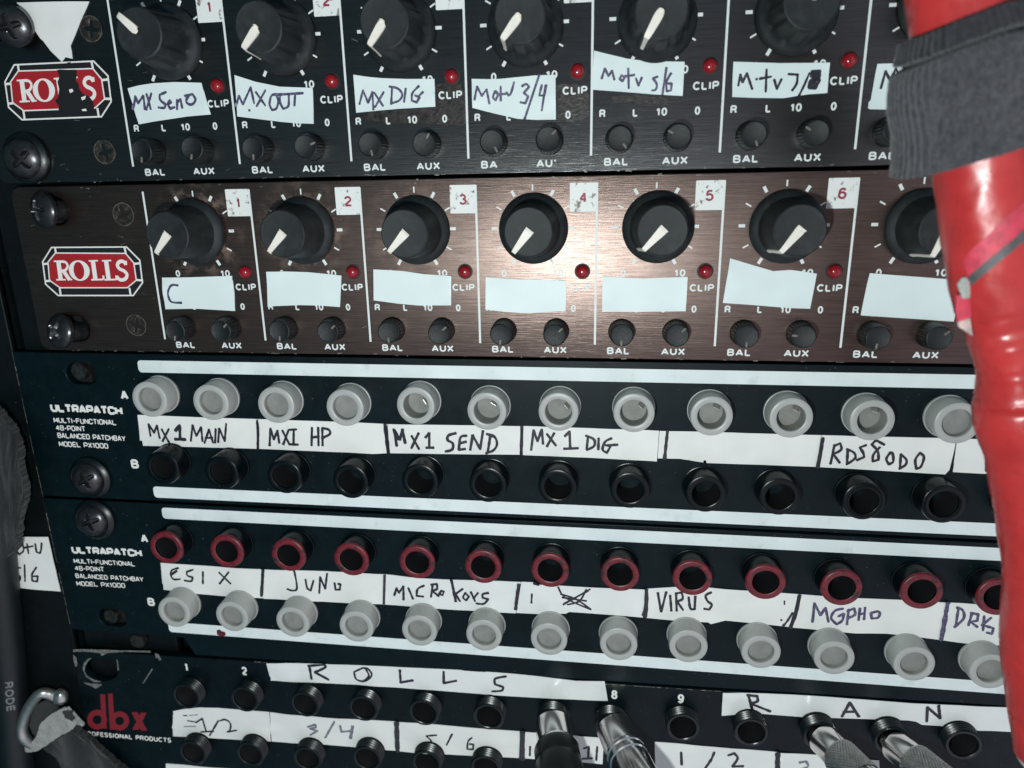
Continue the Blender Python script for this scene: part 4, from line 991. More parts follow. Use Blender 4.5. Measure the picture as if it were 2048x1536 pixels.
label('tape_label', pv('C3', [(863, 497), (1250, 506), (1650, 515), (1632, 610), (1610, 700), (1585, 726), (1200, 703), (836, 682), (850, 590)]), 'white tape piece ending in three zeros, with a clipped lower right corner', group=G3, inkv='C3', mats=T, inkw=0.75,
      ink=[('C3', [(869, 515), (855, 590), (838, 680)], 1.1), [(937, 553), (913, 662)], [(935, 560), (970, 543), (976, 580), (930, 607), (967, 657)], [(1015, 580), (1010, 667)], [(1010, 578), (1052, 600), (1057, 632), (1008, 667)], [(1122, 555), (1085, 568), (1105, 600), (1110, 625), (1068, 642)], [(1228, 552), (1180, 525), (1155, 550), (1190, 590), (1195, 640), (1160, 650), (1165, 610), (1202, 568)], [(1262, 600), (1240, 635), (1255, 667), (1280, 650), (1277, 605), (1262, 600)], [(1325, 608), (1320, 692)], [(1325, 608), (1357, 640), (1352, 670), (1316, 692)], [(1437, 600), (1410, 640), (1415, 692), (1442, 680), (1460, 625), (1437, 600)]])
label('tape_label', pv('C3', [(1655, 516), (1800, 519), (2000, 524), (2000, 725), (1850, 721), (1630, 713), (1645, 610)]), 'white tape end running behind the red tube', group=G3, inkv='C3', mats=T, inkw=0.8, ink=[[(1824, 655), (1822, 702)]])

label('tape_label', pv('D1', [(942, 365), (1100, 376), (1240, 386), (1547, 405), (1546, 490), (1544, 573), (1300, 560), (1120, 542), (960, 523), (965, 490), (952, 488)]), 'leftmost white tape piece under the red ringed collars, ending in an X', group=G4, inkv='D1', mats=T, inkw=0.72,
      ink=[[(1047, 395), (1010, 408), (1003, 435), (1020, 460), (1057, 460)], ('D1', [(1008, 432), (1037, 412)], 0.9), [(1132, 405), (1095, 418), (1100, 440), (1130, 450), (1122, 472), (1083, 468)], [(1190, 418), (1190, 487)], [(1285, 422), (1352, 487)], [(1342, 418), (1288, 487)], ('D1', [(1542, 405), (1538, 480), (1532, 558)], 1.2)])
label('tape_label', [('D1', 1549, 405), ('D1', 1800, 412), ('D2', 117, 331), ('D2', 325, 345), ('D2', 321, 430), ('D2', 318, 521), ('D2', 117, 514), ('D1', 1800, 588), ('D1', 1547, 573)], 'white tape piece starting with the letter J below the third red ring', group=G4, inkv='D1', mats=T, inkw=0.75,
      ink=[[(1722, 403), (1740, 510), (1716, 527), (1683, 518)], [(1790, 463), (1800, 512), (1820, 527), (1837, 468)], [(1870, 542), (1876, 448), (1905, 517), (1916, 428)], [(1960, 483), (1965, 522), (1990, 522), (1994, 490), (1980, 488)]])
label('tape_label', pv('D2', [(328, 345), (520, 368), (820, 380), (1118, 388), (1104, 480), (1088, 572), (940, 564), (800, 555), (560, 540), (321, 521), (325, 430)]), 'white tape piece with wavy lower edge and two handwritten words', group=G4, inkv='D2', mats=('tape_gloss', 'ink'), inkw=0.78,
      ink=[('D2', [(322, 348), (318, 515)], 0.8), [(378, 467), (392, 423), (405, 452), (432, 413), (432, 492)], [(460, 423), (487, 487)], [(552, 410), (515, 430), (508, 470), (547, 475)], [(602, 408), (592, 477)], [(593, 405), (627, 400), (627, 430), (598, 440), (637, 472)], [(652, 440), (640, 460), (660, 467), (667, 445), (652, 440)], ('D2', [(712, 378), (737, 502)], .95), [(777, 430), (735, 460), (762, 502)], [(792, 455), (780, 480), (797, 497), (814, 475), (792, 453)], [(825, 448), (850, 502)], [(845, 480), (867, 453)], [(927, 453), (895, 460), (895, 482), (927, 490), (900, 517), (858, 515)]])
label('tape_label', pv('D2', [(1121, 388), (1190, 391), (1192, 404), (1480, 418), (1780, 430), (1845, 432), (1838, 520), (1830, 597), (1765, 590), (1400, 565), (1380, 575), (1230, 578), (1091, 571), (1106, 480)]), 'white tape piece with a black crossed out scribble', group=G4, inkv='D2', mats=('tape_gloss', 'ink'), inkw=0.6,
      ink=[('D2', [(1107, 402), (1096, 470), (1088, 545)], 1.1), ('D2', [(1182, 458), (1179, 512)], 0.6), [(1335, 418), (1362, 467), (1420, 505), (1527, 550)], [(1350, 460), (1440, 490), (1525, 548)], [(1522, 430), (1430, 485), (1365, 522)], [(1512, 440), (1400, 500), (1370, 515)], [(1500, 432), (1460, 500), (1390, 522)], [(1360, 480), (1500, 500)], ('D2', [(1195, 395), (1220, 405)], .9)])
label('tape_label', [('D2', 1848, 430), ('D3', 0, 420), ('D3', 200, 422), ('D3', 430, 440), ('D3', 735, 462), ('D3', 712, 560), ('D3', 690, 655), ('D3', 480, 632), ('D3', 300, 615), ('D3', 215, 636), ('D3', 200, 626), ('D3', 60, 620), ('D2', 1850, 600)], 'white tape piece with thick double dash at its right end, torn below', group=G4, inkv='D2', mats=T, inkw=0.78,
      ink=[('D2', [(1851, 432), (1851, 520), (1845, 590)], 1.2), ('D2', [(1848, 520), (1832, 580)], 0.9), [(1918, 453), (1937, 562), (1967, 448)], [(1990, 468), (1997, 557)], ('D3', [(12, 460), (15, 557)]), ('D3', [(10, 456), (45, 450), (50, 487), (18, 502), (52, 552)]), ('D3', [(85, 478), (95, 542), (120, 547), (124, 473)]), ('D3', [(217, 450), (185, 468), (195, 500), (220, 522), (205, 550), (176, 545)]), ('D3', [(732, 464), (712, 560), (680, 652)], 1.0), ('D3', [(692, 570), (660, 620), (638, 645)], .7), ('D3', [(625, 610)], .6), ('D3', [(645, 500), (645, 520)], .5)])
label('tape_label', pv('D3', [(738, 462), (900, 475), (1080, 485), (1330, 495), (1588, 510), (1570, 620), (1548, 728), (1400, 708), (1240, 692), (1060, 690), (860, 672), (693, 655), (715, 560)]), 'white tape piece with purple handwriting and the widest blank right half', group=G4, inkv='D3', mats=('tape', 'ink_blue'), inkw=0.8,
      ink=[[(808, 622), (820, 513), (855, 582), (885, 540), (902, 622)], [(987, 545), (940, 558), (918, 600), (950, 637), (982, 615), (992, 575), (960, 590)], [(1010, 637), (1020, 550)], [(1013, 560), (1052, 543), (1057, 580), (1013, 602)], [(1078, 612), (1086, 543)], [(1110, 607), (1116, 538)], [(1080, 580), (1114, 570)], [(1187, 560), (1150, 570), (1155, 602), (1190, 597), (1202, 570), (1187, 560)]])
label('tape_label', pv('D3', [(1591, 510), (1690, 514), (1790, 520), (1800, 548), (1990, 590), (1990, 760), (1840, 757), (1700, 748), (1550, 728), (1572, 620)]), 'white tape piece starting with a purple D, cut off by the red tube', group=G4, inkv='D3', mats=('tape', 'ink_blue'), inkw=0.8,
      ink=[('D3', [(1597, 512), (1580, 610), (1560, 722)], 1.4), [(1662, 543), (1645, 647)], [(1653, 538), (1687, 555), (1692, 602), (1638, 652)], [(1742, 568), (1720, 642)], [(1733, 570), (1777, 578), (1772, 615), (1733, 622), (1772, 652)], [(1812, 588), (1805, 672)], [(1852, 598), (1800, 640), (1867, 660), (1857, 692), (1828, 685)]])

G5 = 'tape pieces on the jack panel at the bottom'
label('tape_strip', [('E2', 730, 203), ('E2', 870, 197), ('E2', 1400, 215), ('E2', 2048, 245), ('E3', 300, 258), ('E3', 600, 276), ('E3', 800, 297), ('E3', 1050, 325), ('E3', 1180, 335), ('E3', 1255, 328), ('E3', 1278, 470), ('E3', 900, 455), ('E3', 620, 440), ('E3', 0, 392), ('E2', 1400, 355), ('E2', 762, 325), ('E2', 760, 262)], 'long white tape strip with five spaced capital letters over the left threaded jacks', group=G5, inkv='E2', mats=('tape_gloss', 'ink'), inkw=1.0, cat='label',
      ink=[[(1040, 222), (1055, 312)], [(1033, 218), (1150, 208), (1152, 230), (1080, 265), (1177, 317)], ('E2', [(1422, 233), (1360, 262), (1378, 315), (1440, 327), (1487, 285), (1462, 240), (1422, 233)], .7), ('E2', [(1445, 240), (1467, 290), (1430, 325)], .7), ('E2', [(1690, 248), (1695, 337), (1782, 322)], .9), ('E3', [(100, 260), (100, 342), (190, 325)], .9), ('E3', [(547, 293), (470, 310), (468, 350), (527, 370), (516, 395), (448, 400)], .85)])
label('tape_strip', pv('E4', [(143, 360), (420, 368), (700, 380), (1020, 405), (1340, 430), (1930, 455), (2040, 460), (2040, 606), (1745, 602), (1720, 583), (1400, 565), (1365, 545), (1310, 537), (640, 515), (480, 502), (330, 490), (135, 502)]), 'glossy white tape strip with three spaced capital letters at the lower right', group=G5, inkv='E4', mats=('tape_gloss', 'ink'), inkw=0.95, cat='label',
      ink=[[(305, 378), (332, 477)], [(298, 376), (360, 383), (362, 415), (318, 430), (442, 477)], [(895, 512), (945, 423), (1002, 512)], [(905, 482), (977, 480)], [(1430, 542), (1435, 453), (1515, 522), (1505, 438)]])
label('tape_label', pv('E2', [(60, 545), (150, 528), (250, 515), (380, 522), (500, 532), (752, 548), (758, 650), (765, 760), (540, 750), (300, 735), (60, 725), (72, 690), (55, 660), (68, 600)]), 'white tape piece with ragged left end reading 1/2 in smeared marker', group=G5, inkv='E2', mats=T, inkw=0.7,
      ink=[[(225, 625), (272, 595), (300, 692)], [(262, 692), (352, 688)], [(325, 717), (386, 612)], [(396, 614), (430, 604), (462, 618), (476, 650), (466, 688)], [(450, 692), (517, 680)], ('E2', [(135, 575), (160, 575)], .4), ('E2', [(175, 574), (240, 568)], .25), ('E2', [(165, 612), (235, 622)], .5), ('E2', [(140, 653), (225, 652)], .3)])
label('tape_label', pv('E2', [(756, 553), (900, 568), (1250, 598), (1462, 608), (1662, 620), (1664, 720), (1668, 826), (1520, 815), (1380, 802), (1160, 782), (900, 772), (769, 762), (762, 650)]), 'white tape piece reading 3/4 in grey marker', group=G5, inkv='E2', mats=('tape', 'ink_grey'), inkw=0.8,
      ink=[[(1028, 657), (1082, 640), (1087, 660), (1045, 670), (1097, 685), (1048, 714)], [(1220, 618), (1155, 732)], [(1260, 648), (1270, 692), (1347, 685)], ('E2', [(1350, 653), (1335, 737)], 1.2)])
b = bmesh.new()
o_ = label('tape_label', [('E2', 1666, 620), ('E2', 1850, 632), ('E3', 300, 665), ('E3', 648, 690), ('E3', 644, 780), ('E3', 640, 880), ('E3', 300, 865), ('E3', 0, 848), ('E2', 1672, 828), ('E2', 1668, 720)], 'white tape piece reading 5/6 left of the first metal plug', group=G5, inkv='E2', mats=T, inkw=0.7,
      ink=[('E2', [(1667, 625), (1670, 730), (1675, 825)], 1.7), [(1952, 715), (1880, 720), (1910, 750), (1922, 775), (1888, 792)], ('E3', [(160, 708), (120, 787)]), ('E3', [(302, 733), (275, 760), (268, 815), (310, 817), (314, 780), (285, 778)])])
label('tape_label', pv('E3', [(660, 690), (900, 710), (1250, 735), (1245, 830), (1240, 920), (960, 902), (668, 883), (662, 780)]), 'white tape piece partly hidden between the two left metal plugs', group=G5, inkv='E3', mats=T, inkw=0.75,
      ink=[('E3', [(666, 692), (662, 882)], 1.8), [(720, 798), (718, 862)], [(1105, 812), (1142, 798), (1136, 882)], [(1095, 885), (1165, 880)], [(1202, 798), (1195, 892)]])
label('tape_label', [('E3', 1615, 765), ('E3', 1820, 780), ('E4', 60, 702), ('E4', 500, 738), ('E4', 498, 841), ('E4', 496, 920), ('E4', 60, 880), ('E3', 1640, 985), ('E3', 1620, 935), ('E3', 1616, 850)], 'white tape piece reading 1/2 between metal plugs', group=G5, inkv='E3', mats=T, inkw=0.9,
      ink=[[(1804, 838), (1808, 927)], [(2042, 838), (2020, 890), (1978, 952)], ('E4', [(178, 757), (215, 743), (237, 775), (205, 827), (272, 825)]), ('E4', [(490, 740), (488, 800), (490, 900)], 1.6)])
label('tape_label', pv('E4', [(503, 738), (820, 762), (1130, 790), (1135, 900), (800, 900), (501, 900)]), 'white tape piece behind the knurled metal plugs', group=G5, inkv='E4', mats=('tape', 'ink_grey'), inkw=0.8,
      ink=[[(628, 802), (670, 795), (682, 825), (650, 843), (680, 870), (640, 890)]])
label('tape_label', pv('E2', [(8, 922), (130, 930), (270, 945), (700, 975), (1100, 1000), (1100, 1080), (10, 1060)]), 'white tape piece at the very bottom edge under the second jack row', group=G5, mats=T)

# -------- rack screws
screw_head = None
def rack_screw(cx, cz, head, text, washer, hd=5.6, spin=0.3, worn=False, rr=4.7, dome=2.3):
    t = thing('rack_screw', text, 'screw', (cx, 0, cz), 'rack screws')
    q = aim((cx, 0, cz), (head.x, -hd, head.z), spin)
    bm = cross_head(rr, dome, 3.0 if not washer else 2.2, 1.3)
    hm = local_obj('head', bm, ['screw', 'screw_worn' if worn else 'screw'], True, 30); place(hm, (cx, 0, cz), t, q)
    bm = bmesh.new(); lathe(bm, [(2.6, -3), (2.6, 3.2)], 32); place(local_obj('shank', bm, 'screw', True, 30), (cx, 0, cz), t, q)
    if washer:
        bm = bmesh.new(); lathe(bm, [(5.9, 0.05), (6.3, 0.4), (6.3, 1.0), (5.9, 1.5), (5.2, 1.9), (4.9, 1.6), (2.7, 1.5)], 56)
        place(local_obj('washer', bm, 'washer', True, 30), (cx, 0, cz), t, aim((0, 0, 0), (0, -1, 0)))
    return t
def sc_at(v, x, y, hx, hy, **kw):
    b = at(v, x, y, 0); h = at(v, hx, hy, 5.6); rack_screw(b.x, b.z, h, **kw)
sc_at('A1', 115, 150, 35, 152, text='black round head screw at the top left corner of the black mixer', washer=False, spin=0.2)
sc_at('A1', 165, 925, 95, 935, text='black screw with wide cup washer at the bottom left of the black mixer', washer=True, spin=0.7)
sc_at('B1', 330, 205, 192, 208, text='black domed screw at the top left corner of the brown mixer', washer=False, spin=0.15)
sc_at('B1', 420, 915, 292, 915, text='shiny screw with worn cross recess at the bottom left of the brown mixer', washer=False, spin=0.9, worn=True)
sc_at('C1', 540, 742, 475, 770, text='black washered screw beside the upper patch bay lettering', washer=True, spin=0.5, rr=4.3)
sc_at('D1', 565, 108, 505, 140, text='black washered screw at the top left of the second patch bay', washer=True, spin=0.25, rr=4.3)

# -------- jack plugs
def plug(v0, p0, v1, p1, h1, text, kind):
    a = at(v0, *p0, 4.0); b = at(v1, *p1, h1)
    d = (b - a).normalized()
    t = thing('jack_plug', text, 'plug', (a.x, a.y, a.z), 'metal jack plugs in the bottom row')
    q = aim(a, b)
    def part(name, prof, m, mod=None, seg=64, sharp=35):
        bm = bmesh.new(); lathe(bm, prof, seg, mod); place(local_obj(name, bm, m, True, sharp), a, t, q)
    if kind == 1:
        part('sleeve', [(2.9, -2), (2.9, 0.2), (4.6, 0.3), (4.95, 0.6), (5.05, 7.2), (5.35, 7.5), (5.5, 8.0), (5.3, 8.6)], 'chrome')
        part('boot', [(5.2, 8.4), (5.9, 8.6), (6.2, 9.3), (6.2, 12.5), (6.0, 12.9), (6.2, 13.3), (6.3, 17), (6.2, 21), (4.5, 23), (0, 23)], 'boot')
    elif kind == 2:
        part('sleeve', [(2.9, -2), (2.9, 0.2), (4.5, 0.3), (4.9, 0.7), (5.1, 8.5), (5.4, 8.9), (5.4, 9.6), (5.05, 9.9), (5.05, 10.6), (5.45, 10.9), (5.45, 11.8), (5.1, 12.1), (5.1, 13.0), (5.45, 13.3), (5.5, 20), (5.2, 22.5), (4, 23), (0, 23)], 'chrome')
    else:
        part('sleeve', [(2.9, -2), (2.9, 0.2), (3.9, 0.3), (4.15, 0.6), (4.2, 6.6), (4.2, 7.2)], 'chrome')
        # diamond knurled grip
        bm = bmesh.new(); n = 216; zs = [6.9 + 0.13 * k for k in range(74)]; rings = []
        for k, z in enumerate(zs):
            ring = []
            for i in range(n):
                an = 2 * math.pi * i / n; e = min(1, k / 3, (73 - k) / 3)
                kn = abs(math.sin(an * 18 + z * 2.7)) * abs(math.sin(an * 18 - z * 2.7))
                r = 4.55 + 0.22 * kn * e
                ring.append(bm.verts.new((r * math.cos(an), r * math.sin(an), z)))
            rings.append(ring)
        for k in range(len(rings) - 1):
            for i in range(n): j = (i + 1) % n; bm.faces.new((rings[k][i], rings[k][j], rings[k + 1][j], rings[k + 1][i]))
        c0 = bm.verts.new((0, 0, 6.9))
        for i in range(n): bm.faces.new((c0, rings[0][(i + 1) % n], rings[0][i]))
        place(local_obj('knurled_grip', bm, 'chrome_worn', True, 50), a, t, q)
        part('tail', [(4.4, 16.2), (4.3, 24), (3.6, 29), (0, 29)], 'chrome')
    return t
plug('E3', (880, 620), 'E3', (905, 790), 11.5, 'metal plug with black rubber boot, leftmost of the plugs', 1)
plug('E3', (1310, 650), 'E3', (1408, 850), 13, 'smooth metal plug with raised rings', 2)
plug('E4', (770, 650), 'E4', (890, 770), 11, 'knurled metal plug left of the other knurled one', 3)
plug('E4', (1225, 690), 'E4', (1370, 810), 11, 'knurled metal plug nearest to the red tube', 3)

# -------- the red taped tube and its fabric sleeve
EDGE = [(-330, 1786), (0, 1829), (90, 1838), (200, 1852), (330, 1876), (470, 1891), (560, 1903), (600, 1914), (640, 1934), (670, 1940), (702, 1951), (744, 1957), (775, 1955), (802, 1948), (837, 1949), (870, 1959), (891, 1968), (956, 1979), (1059, 1996), (1122, 2006), (1184, 2005), (1269, 2000), (1340, 2002), (1428, 2013), (1506, 2022)]
def interp(tab, y):
    for (a, b), (c, d) in zip(tab, tab[1:]):
        if a <= y <= c: return b + (d - b) * (y - a) / (c - a)
    return tab[0][1] if y < tab[0][0] else tab[-1][1]
SMOOTH_E = [(-330, 1786), (0, 1830), (330, 1876), (560, 1902), (702, 1938), (891, 1962), (1059, 1990), (1200, 2003), (1506, 2022)]
HT = 46.0; RPX = 96
def axis_pt(y): return at('P', interp(SMOOTH_E, y) + RPX, y, HT)
R0 = RPX * 0.0768
def tube_rad(y):
    e = interp(EDGE, y) - interp(SMOOTH_E, y)
    return R0 - e * 0.0795
ys = [-330 + i * 6 for i in range(307)]
def tube_mesh(rad, y_list, seg=64, crease=True):
    bm = bmesh.new(); rings = []
    AX = [axis_pt(y) for y in y_list]
    for j, y in enumerate(y_list):
        t = (AX[min(j + 4, len(AX) - 1)] - AX[max(j - 4, 0)]).normalized()
        u = t.cross(Vector((0, 1, 0))).normalized(); v = t.cross(u)
        ring = []
        for i in range(seg):
            a = 2 * math.pi * i / seg
            r = rad(y, a)
            ring.append(bm.verts.new(AX[j] + (u * math.cos(a) + v * math.sin(a)) * r))
        rings.append(ring)
    for j in range(len(rings) - 1):
        for i in range(seg):
            k = (i + 1) % seg; bm.faces.new((rings[j][i], rings[j][k], rings[j + 1][k], rings[j + 1][i]))
    return bm, rings
CRE = [(612, 0.42, 0.5), (780, 0.75, -0.35), (815, 0.2, 0.8), (900, 0.3, -0.6), (1010, 0.38, 0.5), (1135, 0.5, -0.2), (1230, 0.14, 0.6), (1360, 0.12, -0.4), (660, 0.30, -0.3), (720, 0.28, 0.2), (640, 0.2, 0.1), (1300, 0.3, 0.4), (1430, 0.3, -0.3)]
def red_r(y, a):
    r = tube_rad(y)
    for cy, dp, tl in CRE:                      # edges of the wound tape: small steps that run round at a slant
        d = y - (cy + 26 * tl * math.cos(a + cy))
        if 0 <= d < 7: r -= dp * (1 - d / 7)
        elif -9 < d < 0: r += dp * 0.22 * (1 + d / 9)
    n = mnoise.noise(Vector((math.cos(a) * 1.6, math.sin(a) * 1.6, y * 0.011)))
    n2 = mnoise.noise(Vector((math.cos(a) * 3.2 + 5, math.sin(a) * 3.2, y * 0.022)))
    return r + 0.26 * n + 0.12 * n2 + 0.07 * mnoise.noise(Vector((math.cos(a) * 5, math.sin(a) * 5, y * 0.04)))
tube = thing('wrapped_tube', 'thick red tube wound in glossy red tape, hanging in front at the right', 'tube', axis_pt(1506))
bm, rings = tube_mesh(red_r, ys)
for ring, flip in ((rings[0], False), (rings[-1], True)):
    c = sum((v.co for v in ring), Vector()) / len(ring)
    t = (rings[-1][0].co - rings[-4][0].co).normalized() * (-1.2 if flip else 0)
    cv = bm.verts.new(c + t)
    for i in range(len(ring)): bm.faces.new((ring[i], ring[(i + 1) % len(ring)], cv))
bmesh.ops.recalc_face_normals(bm, faces=bm.faces)
tube_tree = BVHTree.FromBMesh(bm)
obj('red_tape_winding', bm, 'red_tape', tube, smooth=True, sharp=60)
def rim_r(y, a): return red_r(1506, a) + (0.12 if y < 1512 else -0.1)
bm, rings = tube_mesh(lambda y, a: tube_rad(1500) - 0.25 + 0.1 * math.sin(5 * a), [1500, 1506, 1512, 1515])
obj('pale_end_rim', bm, 'frayed', tube, smooth=True)
def on_tube(v, x, y, lift):
    hit, n, *_ = tube_tree.ray_cast(CAMC, ray(v, x, y).normalized())
    if hit is None: return at(v, x, y, HT)
    if n.y > 0: n = -n
    return hit + n * lift
def tube_band(name, v, edge_a, edge_b, m, lift):
    bm = bmesh.new()
    A = smooth_path([(x, 0, y) for x, y in edge_a], 12); B = smooth_path([(x, 0, y) for x, y in edge_b], 12)
    rows = []
    for a, b in zip(A, B):
        row = []
        for t in [k_ / 8 for k_ in range(9)]:
            q = a.lerp(b, t); row.append(bm.verts.new(on_tube(v, q.x, q.z, lift)))
        rows.append(row)
    for r1, r2 in zip(rows, rows[1:]):
        for i in range(8): bm.faces.new((r1[i], r1[i + 1], r2[i + 1], r2[i]))
    fix_up(bm); obj(name, bm, m, tube, smooth=True)
tube_band('pink_stripe', 'B3', [(2150, 90), (2048, 160), (1960, 230), (1860, 330), (1740, 440), (1690, 520)], [(2150, 275), (2048, 335), (1960, 400), (1870, 470), (1775, 560), (1740, 620)], 'pink', 0.10)
tube_band('grey_stripe', 'B3', [(2150, 250), (2048, 315), (1950, 405), (1845, 490), (1750, 570), (1720, 605)], [(2150, 320), (2048, 385), (1965, 455), (1870, 535), (1785, 610), (1752, 645)], 'grey_tape', 0.22)
def flap(name, pts, m, h, th=0.5):
    q = mix(pts, h); bm = curve_mesh([[(a.x, a.z) for a in q]], th, 0.15, h=h); return obj(name, bm, m, tube, smooth=True, sharp=40)
flap('peeled_end', [('B3', 1660, 640), ('B3', 1690, 600), ('B3', 1740, 600), ('B3', 1735, 720), ('B3', 1690, 725)], 'frayed', HT + 4.0)
flap('pink_end', [('B3', 1655, 700), ('B3', 1735, 715), ('B3', 1745, 830), ('B3', 1700, 850), ('B3', 1660, 860), ('B3', 1650, 790)], 'pink', HT + 3.6)
flap('pale_end', [('B3', 1660, 862), ('B3', 1735, 835), ('B3', 1752, 945), ('B3', 1700, 910), ('B3', 1668, 890)], 'pale_tape', HT + 3.4)

# fabric sleeve: ribbed knit, folded over at its upper hem
SL_L = [(60, 1826), (95, 1822), (125, 1815), (150, 1805), (185, 1801), (215, 1800), (260, 1808), (300, 1808), (345, 1804)]
def sl_rad(y, a):
    c = interp(SMOOTH_E, y) + RPX
    r = (c - interp(SL_L, y + 40)) * 0.0795
    rib = 0.30 * (0.5 + 0.5 * math.cos(a * 62 + 0.5 * math.sin(y * 0.03))) + 0.12 * mnoise.noise(Vector((a * 7, y * 0.06, 0))) + 0.22 * mnoise.noise(Vector((math.cos(a) * 2, math.sin(a) * 2, y * 0.02)))
    fold = -1.5 * math.exp(-((y - 94) / 5.5) ** 2) + (0.35 if y < 90 else 0)
    return r + rib + fold
def sl_mesh():
    bm = bmesh.new(); seg = 368; yl = [44 + i * 3.0 for i in range(88)]; rings = []
    for j, y in enumerate(yl):
        ring = []
        for i in range(seg):
            a = 2 * math.pi * i / seg
            yo = y
            t = (axis_pt(y + 20) - axis_pt(y - 20)).normalized()
            u = t.cross(Vector((0, 1, 0))).normalized(); v = t.cross(u)
            A = axis_pt(y); end = 0
            wob = 0.35 * math.sin(a * 3) + 0.25 * mnoise.noise(Vector((a * 3, 0, 3)))
            ring.append(bm.verts.new(A + (u * math.cos(a) + v * math.sin(a)) * sl_rad(y, a) + t * wob * (1 if j > 60 else 0.5)))
        rings.append(ring)
    def inner(ring, c, k): return [bm.verts.new(c + (v.co - c) * k) for v in ring]
    c0 = axis_pt(yl[0]); c1 = axis_pt(yl[-1])
    seq = [inner(rings[0], c0, 0.80)] + [inner(rings[0], c0, 0.94)] + rings + [inner(rings[-1], c1, 0.95), inner(rings[-1], c1, 0.82)]
    for j in range(len(seq) - 1):
        for i in range(seg):
            k = (i + 1) % seg; f = bm.faces.new((seq[j][i], seq[j][k], seq[j + 1][k], seq[j + 1][i]))
            if j < 20: f.material_index = 1
    bmesh.ops.recalc_face_normals(bm, faces=bm.faces)
    return bm
o = obj('fabric_sleeve', sl_mesh(), ['knit', 'knit_dark'], None, smooth=True)
tag(o, 'grey ribbed knit sleeve with darker folded hem around the red tube', 'sleeve')

# -------- things at the left edge
def jitter(pts, n, amp, skip=()):
    out = []
    for i in range(len(pts)):
        a, b = Vector(pts[i]), Vector(pts[(i + 1) % len(pts)])
        for k in range(n):
            j = 0 if i in skip else amp
            out.append(tuple(a.lerp(b, k / n) + Vector((random.uniform(-j, j), random.uniform(-j, j)))))
    return out
def sheet(name, v, pts, h, th, m, n=8, amp=0.0, parent=None, skip=(), bend=None):
    q = ats(v, jitter(pts, n, amp, skip), h)
    bm = bmesh.new(); f = poly(bm, q, h)
    r = bmesh.ops.extrude_face_region(bm, geom=[f])
    for k in r['geom']:
        if isinstance(k, bmesh.types.BMVert): k.co.y += th
    bmesh.ops.triangulate(bm, faces=bm.faces[:], ngon_method='EAR_CLIP')
    if bend:
        for it in range(3):
            long_ = [e for e in bm.edges if e.calc_length() > 1.6]
            if long_: bmesh.ops.subdivide_edges(bm, edges=long_, cuts=1); bmesh.ops.triangulate(bm, faces=bm.faces[:])
        for p in bm.verts: p.co.y += bend(p.co)
    bmesh.ops.recalc_face_normals(bm, faces=bm.faces)
    return obj(name, bm, m, parent, smooth=True, sharp=40)
o = sheet('hook_strap', 'P', [(-60, 800), (-10, 815), (8, 838), (22, 862), (38, 905), (46, 955), (45, 1010), (36, 1070), (30, 1100), (8, 1118), (-60, 1130)], 7, 2.2, 'strap', 14, 1.8, bend=lambda p: 0.5 * math.sin(p.z * 0.35) + 0.3 * mnoise.noise(p * 0.5))
tag(o, 'dark fuzzy strap end bulging in from the left edge', 'strap')
ck = thing('black_cable', 'black cable with faint grey lettering running down the left edge', 'cable', at('P', 30, 1560, 8))
def sweep(path, rad, seg=32, cap=True):
    bm = bmesh.new(); rings = []
    for j, p in enumerate(path):
        t = (path[min(j + 1, len(path) - 1)] - path[max(j - 1, 0)]).normalized()
        u = t.cross(Vector((0.13, 1, 0.07))).normalized(); v = t.cross(u)
        r = rad(j / (len(path) - 1)) if callable(rad) else rad
        rings.append([bm.verts.new(p + (u * math.cos(2 * math.pi * i / seg) + v * math.sin(2 * math.pi * i / seg)) * r) for i in range(seg)])
    for j in range(len(rings) - 1):
        for i in range(seg): k = (i + 1) % seg; bm.faces.new((rings[j][i], rings[j][k], rings[j + 1][k], rings[j + 1][i]))
    if cap:
        bm.faces.new(rings[0][::-1]); bm.faces.new(rings[-1])
    bmesh.ops.recalc_face_normals(bm, faces=bm.faces)
    return bm
def sp3(pts, n=8):
    return smooth_path(pts, n)
HC = 3.5
cp = sp3([at('P', -14, 900, HC), at('P', -4, 1080, HC), at('P', 12, 1250, HC), at('P', 28, 1420, HC), at('P', 42, 1600, HC)], 10)
jb = sweep(cp, 4.4); jacket_tree = BVHTree.FromBMesh(jb)
obj('jacket', jb, 'cable', ck, smooth=True)
def cable_text(s, a, b, cap):
    """letters running down along the cable, on its skin"""
    bm = bmesh.new(); L = (b - a).length
    text_bm(bm, s, 0, L, -cap / 2, cap, 0, bold=0.03)
    bmesh.ops.subdivide_edges(bm, edges=bm.edges[:], cuts=4, use_grid_fill=True)
    d = (b - a).normalized(); nx = Vector((0, -1, 0)); up = nx.cross(d).normalized()
    up = -up if up.x < 0 else up
    for v in bm.verts:
        s_ = v.co.z / 4.45 + 0.62
        nd_ = up * math.sin(s_) + Vector((0, -1, 0)) * math.cos(s_)
        p_ = a + d * v.co.x
        hit = jacket_tree.ray_cast(p_ + nd_ * 12, -nd_)[0]
        v.co = (hit if hit else p_ + nd_ * 4.4) + nd_ * 0.06
    fix_up(bm); return bm
def on_cable(y): 
    best = min(cp, key=lambda p: abs(_w2c(p - CAMC).y / _w2c(p - CAMC).z * FOC + 768 - y)); return best
def cable_line(y0, y1):
    a, b = on_cable(y0), on_cable(y1); f = lambda y: a.lerp(b, (y - y0) / (y1 - y0)); return f
f = cable_line(1280, 1500)
obj('lettering', cable_text('RODE', f(1340), f(1398), 2.3), 'faint', ck)
obj('lettering', cable_text('M', f(1416), f(1430), 2.3), 'faint', ck)
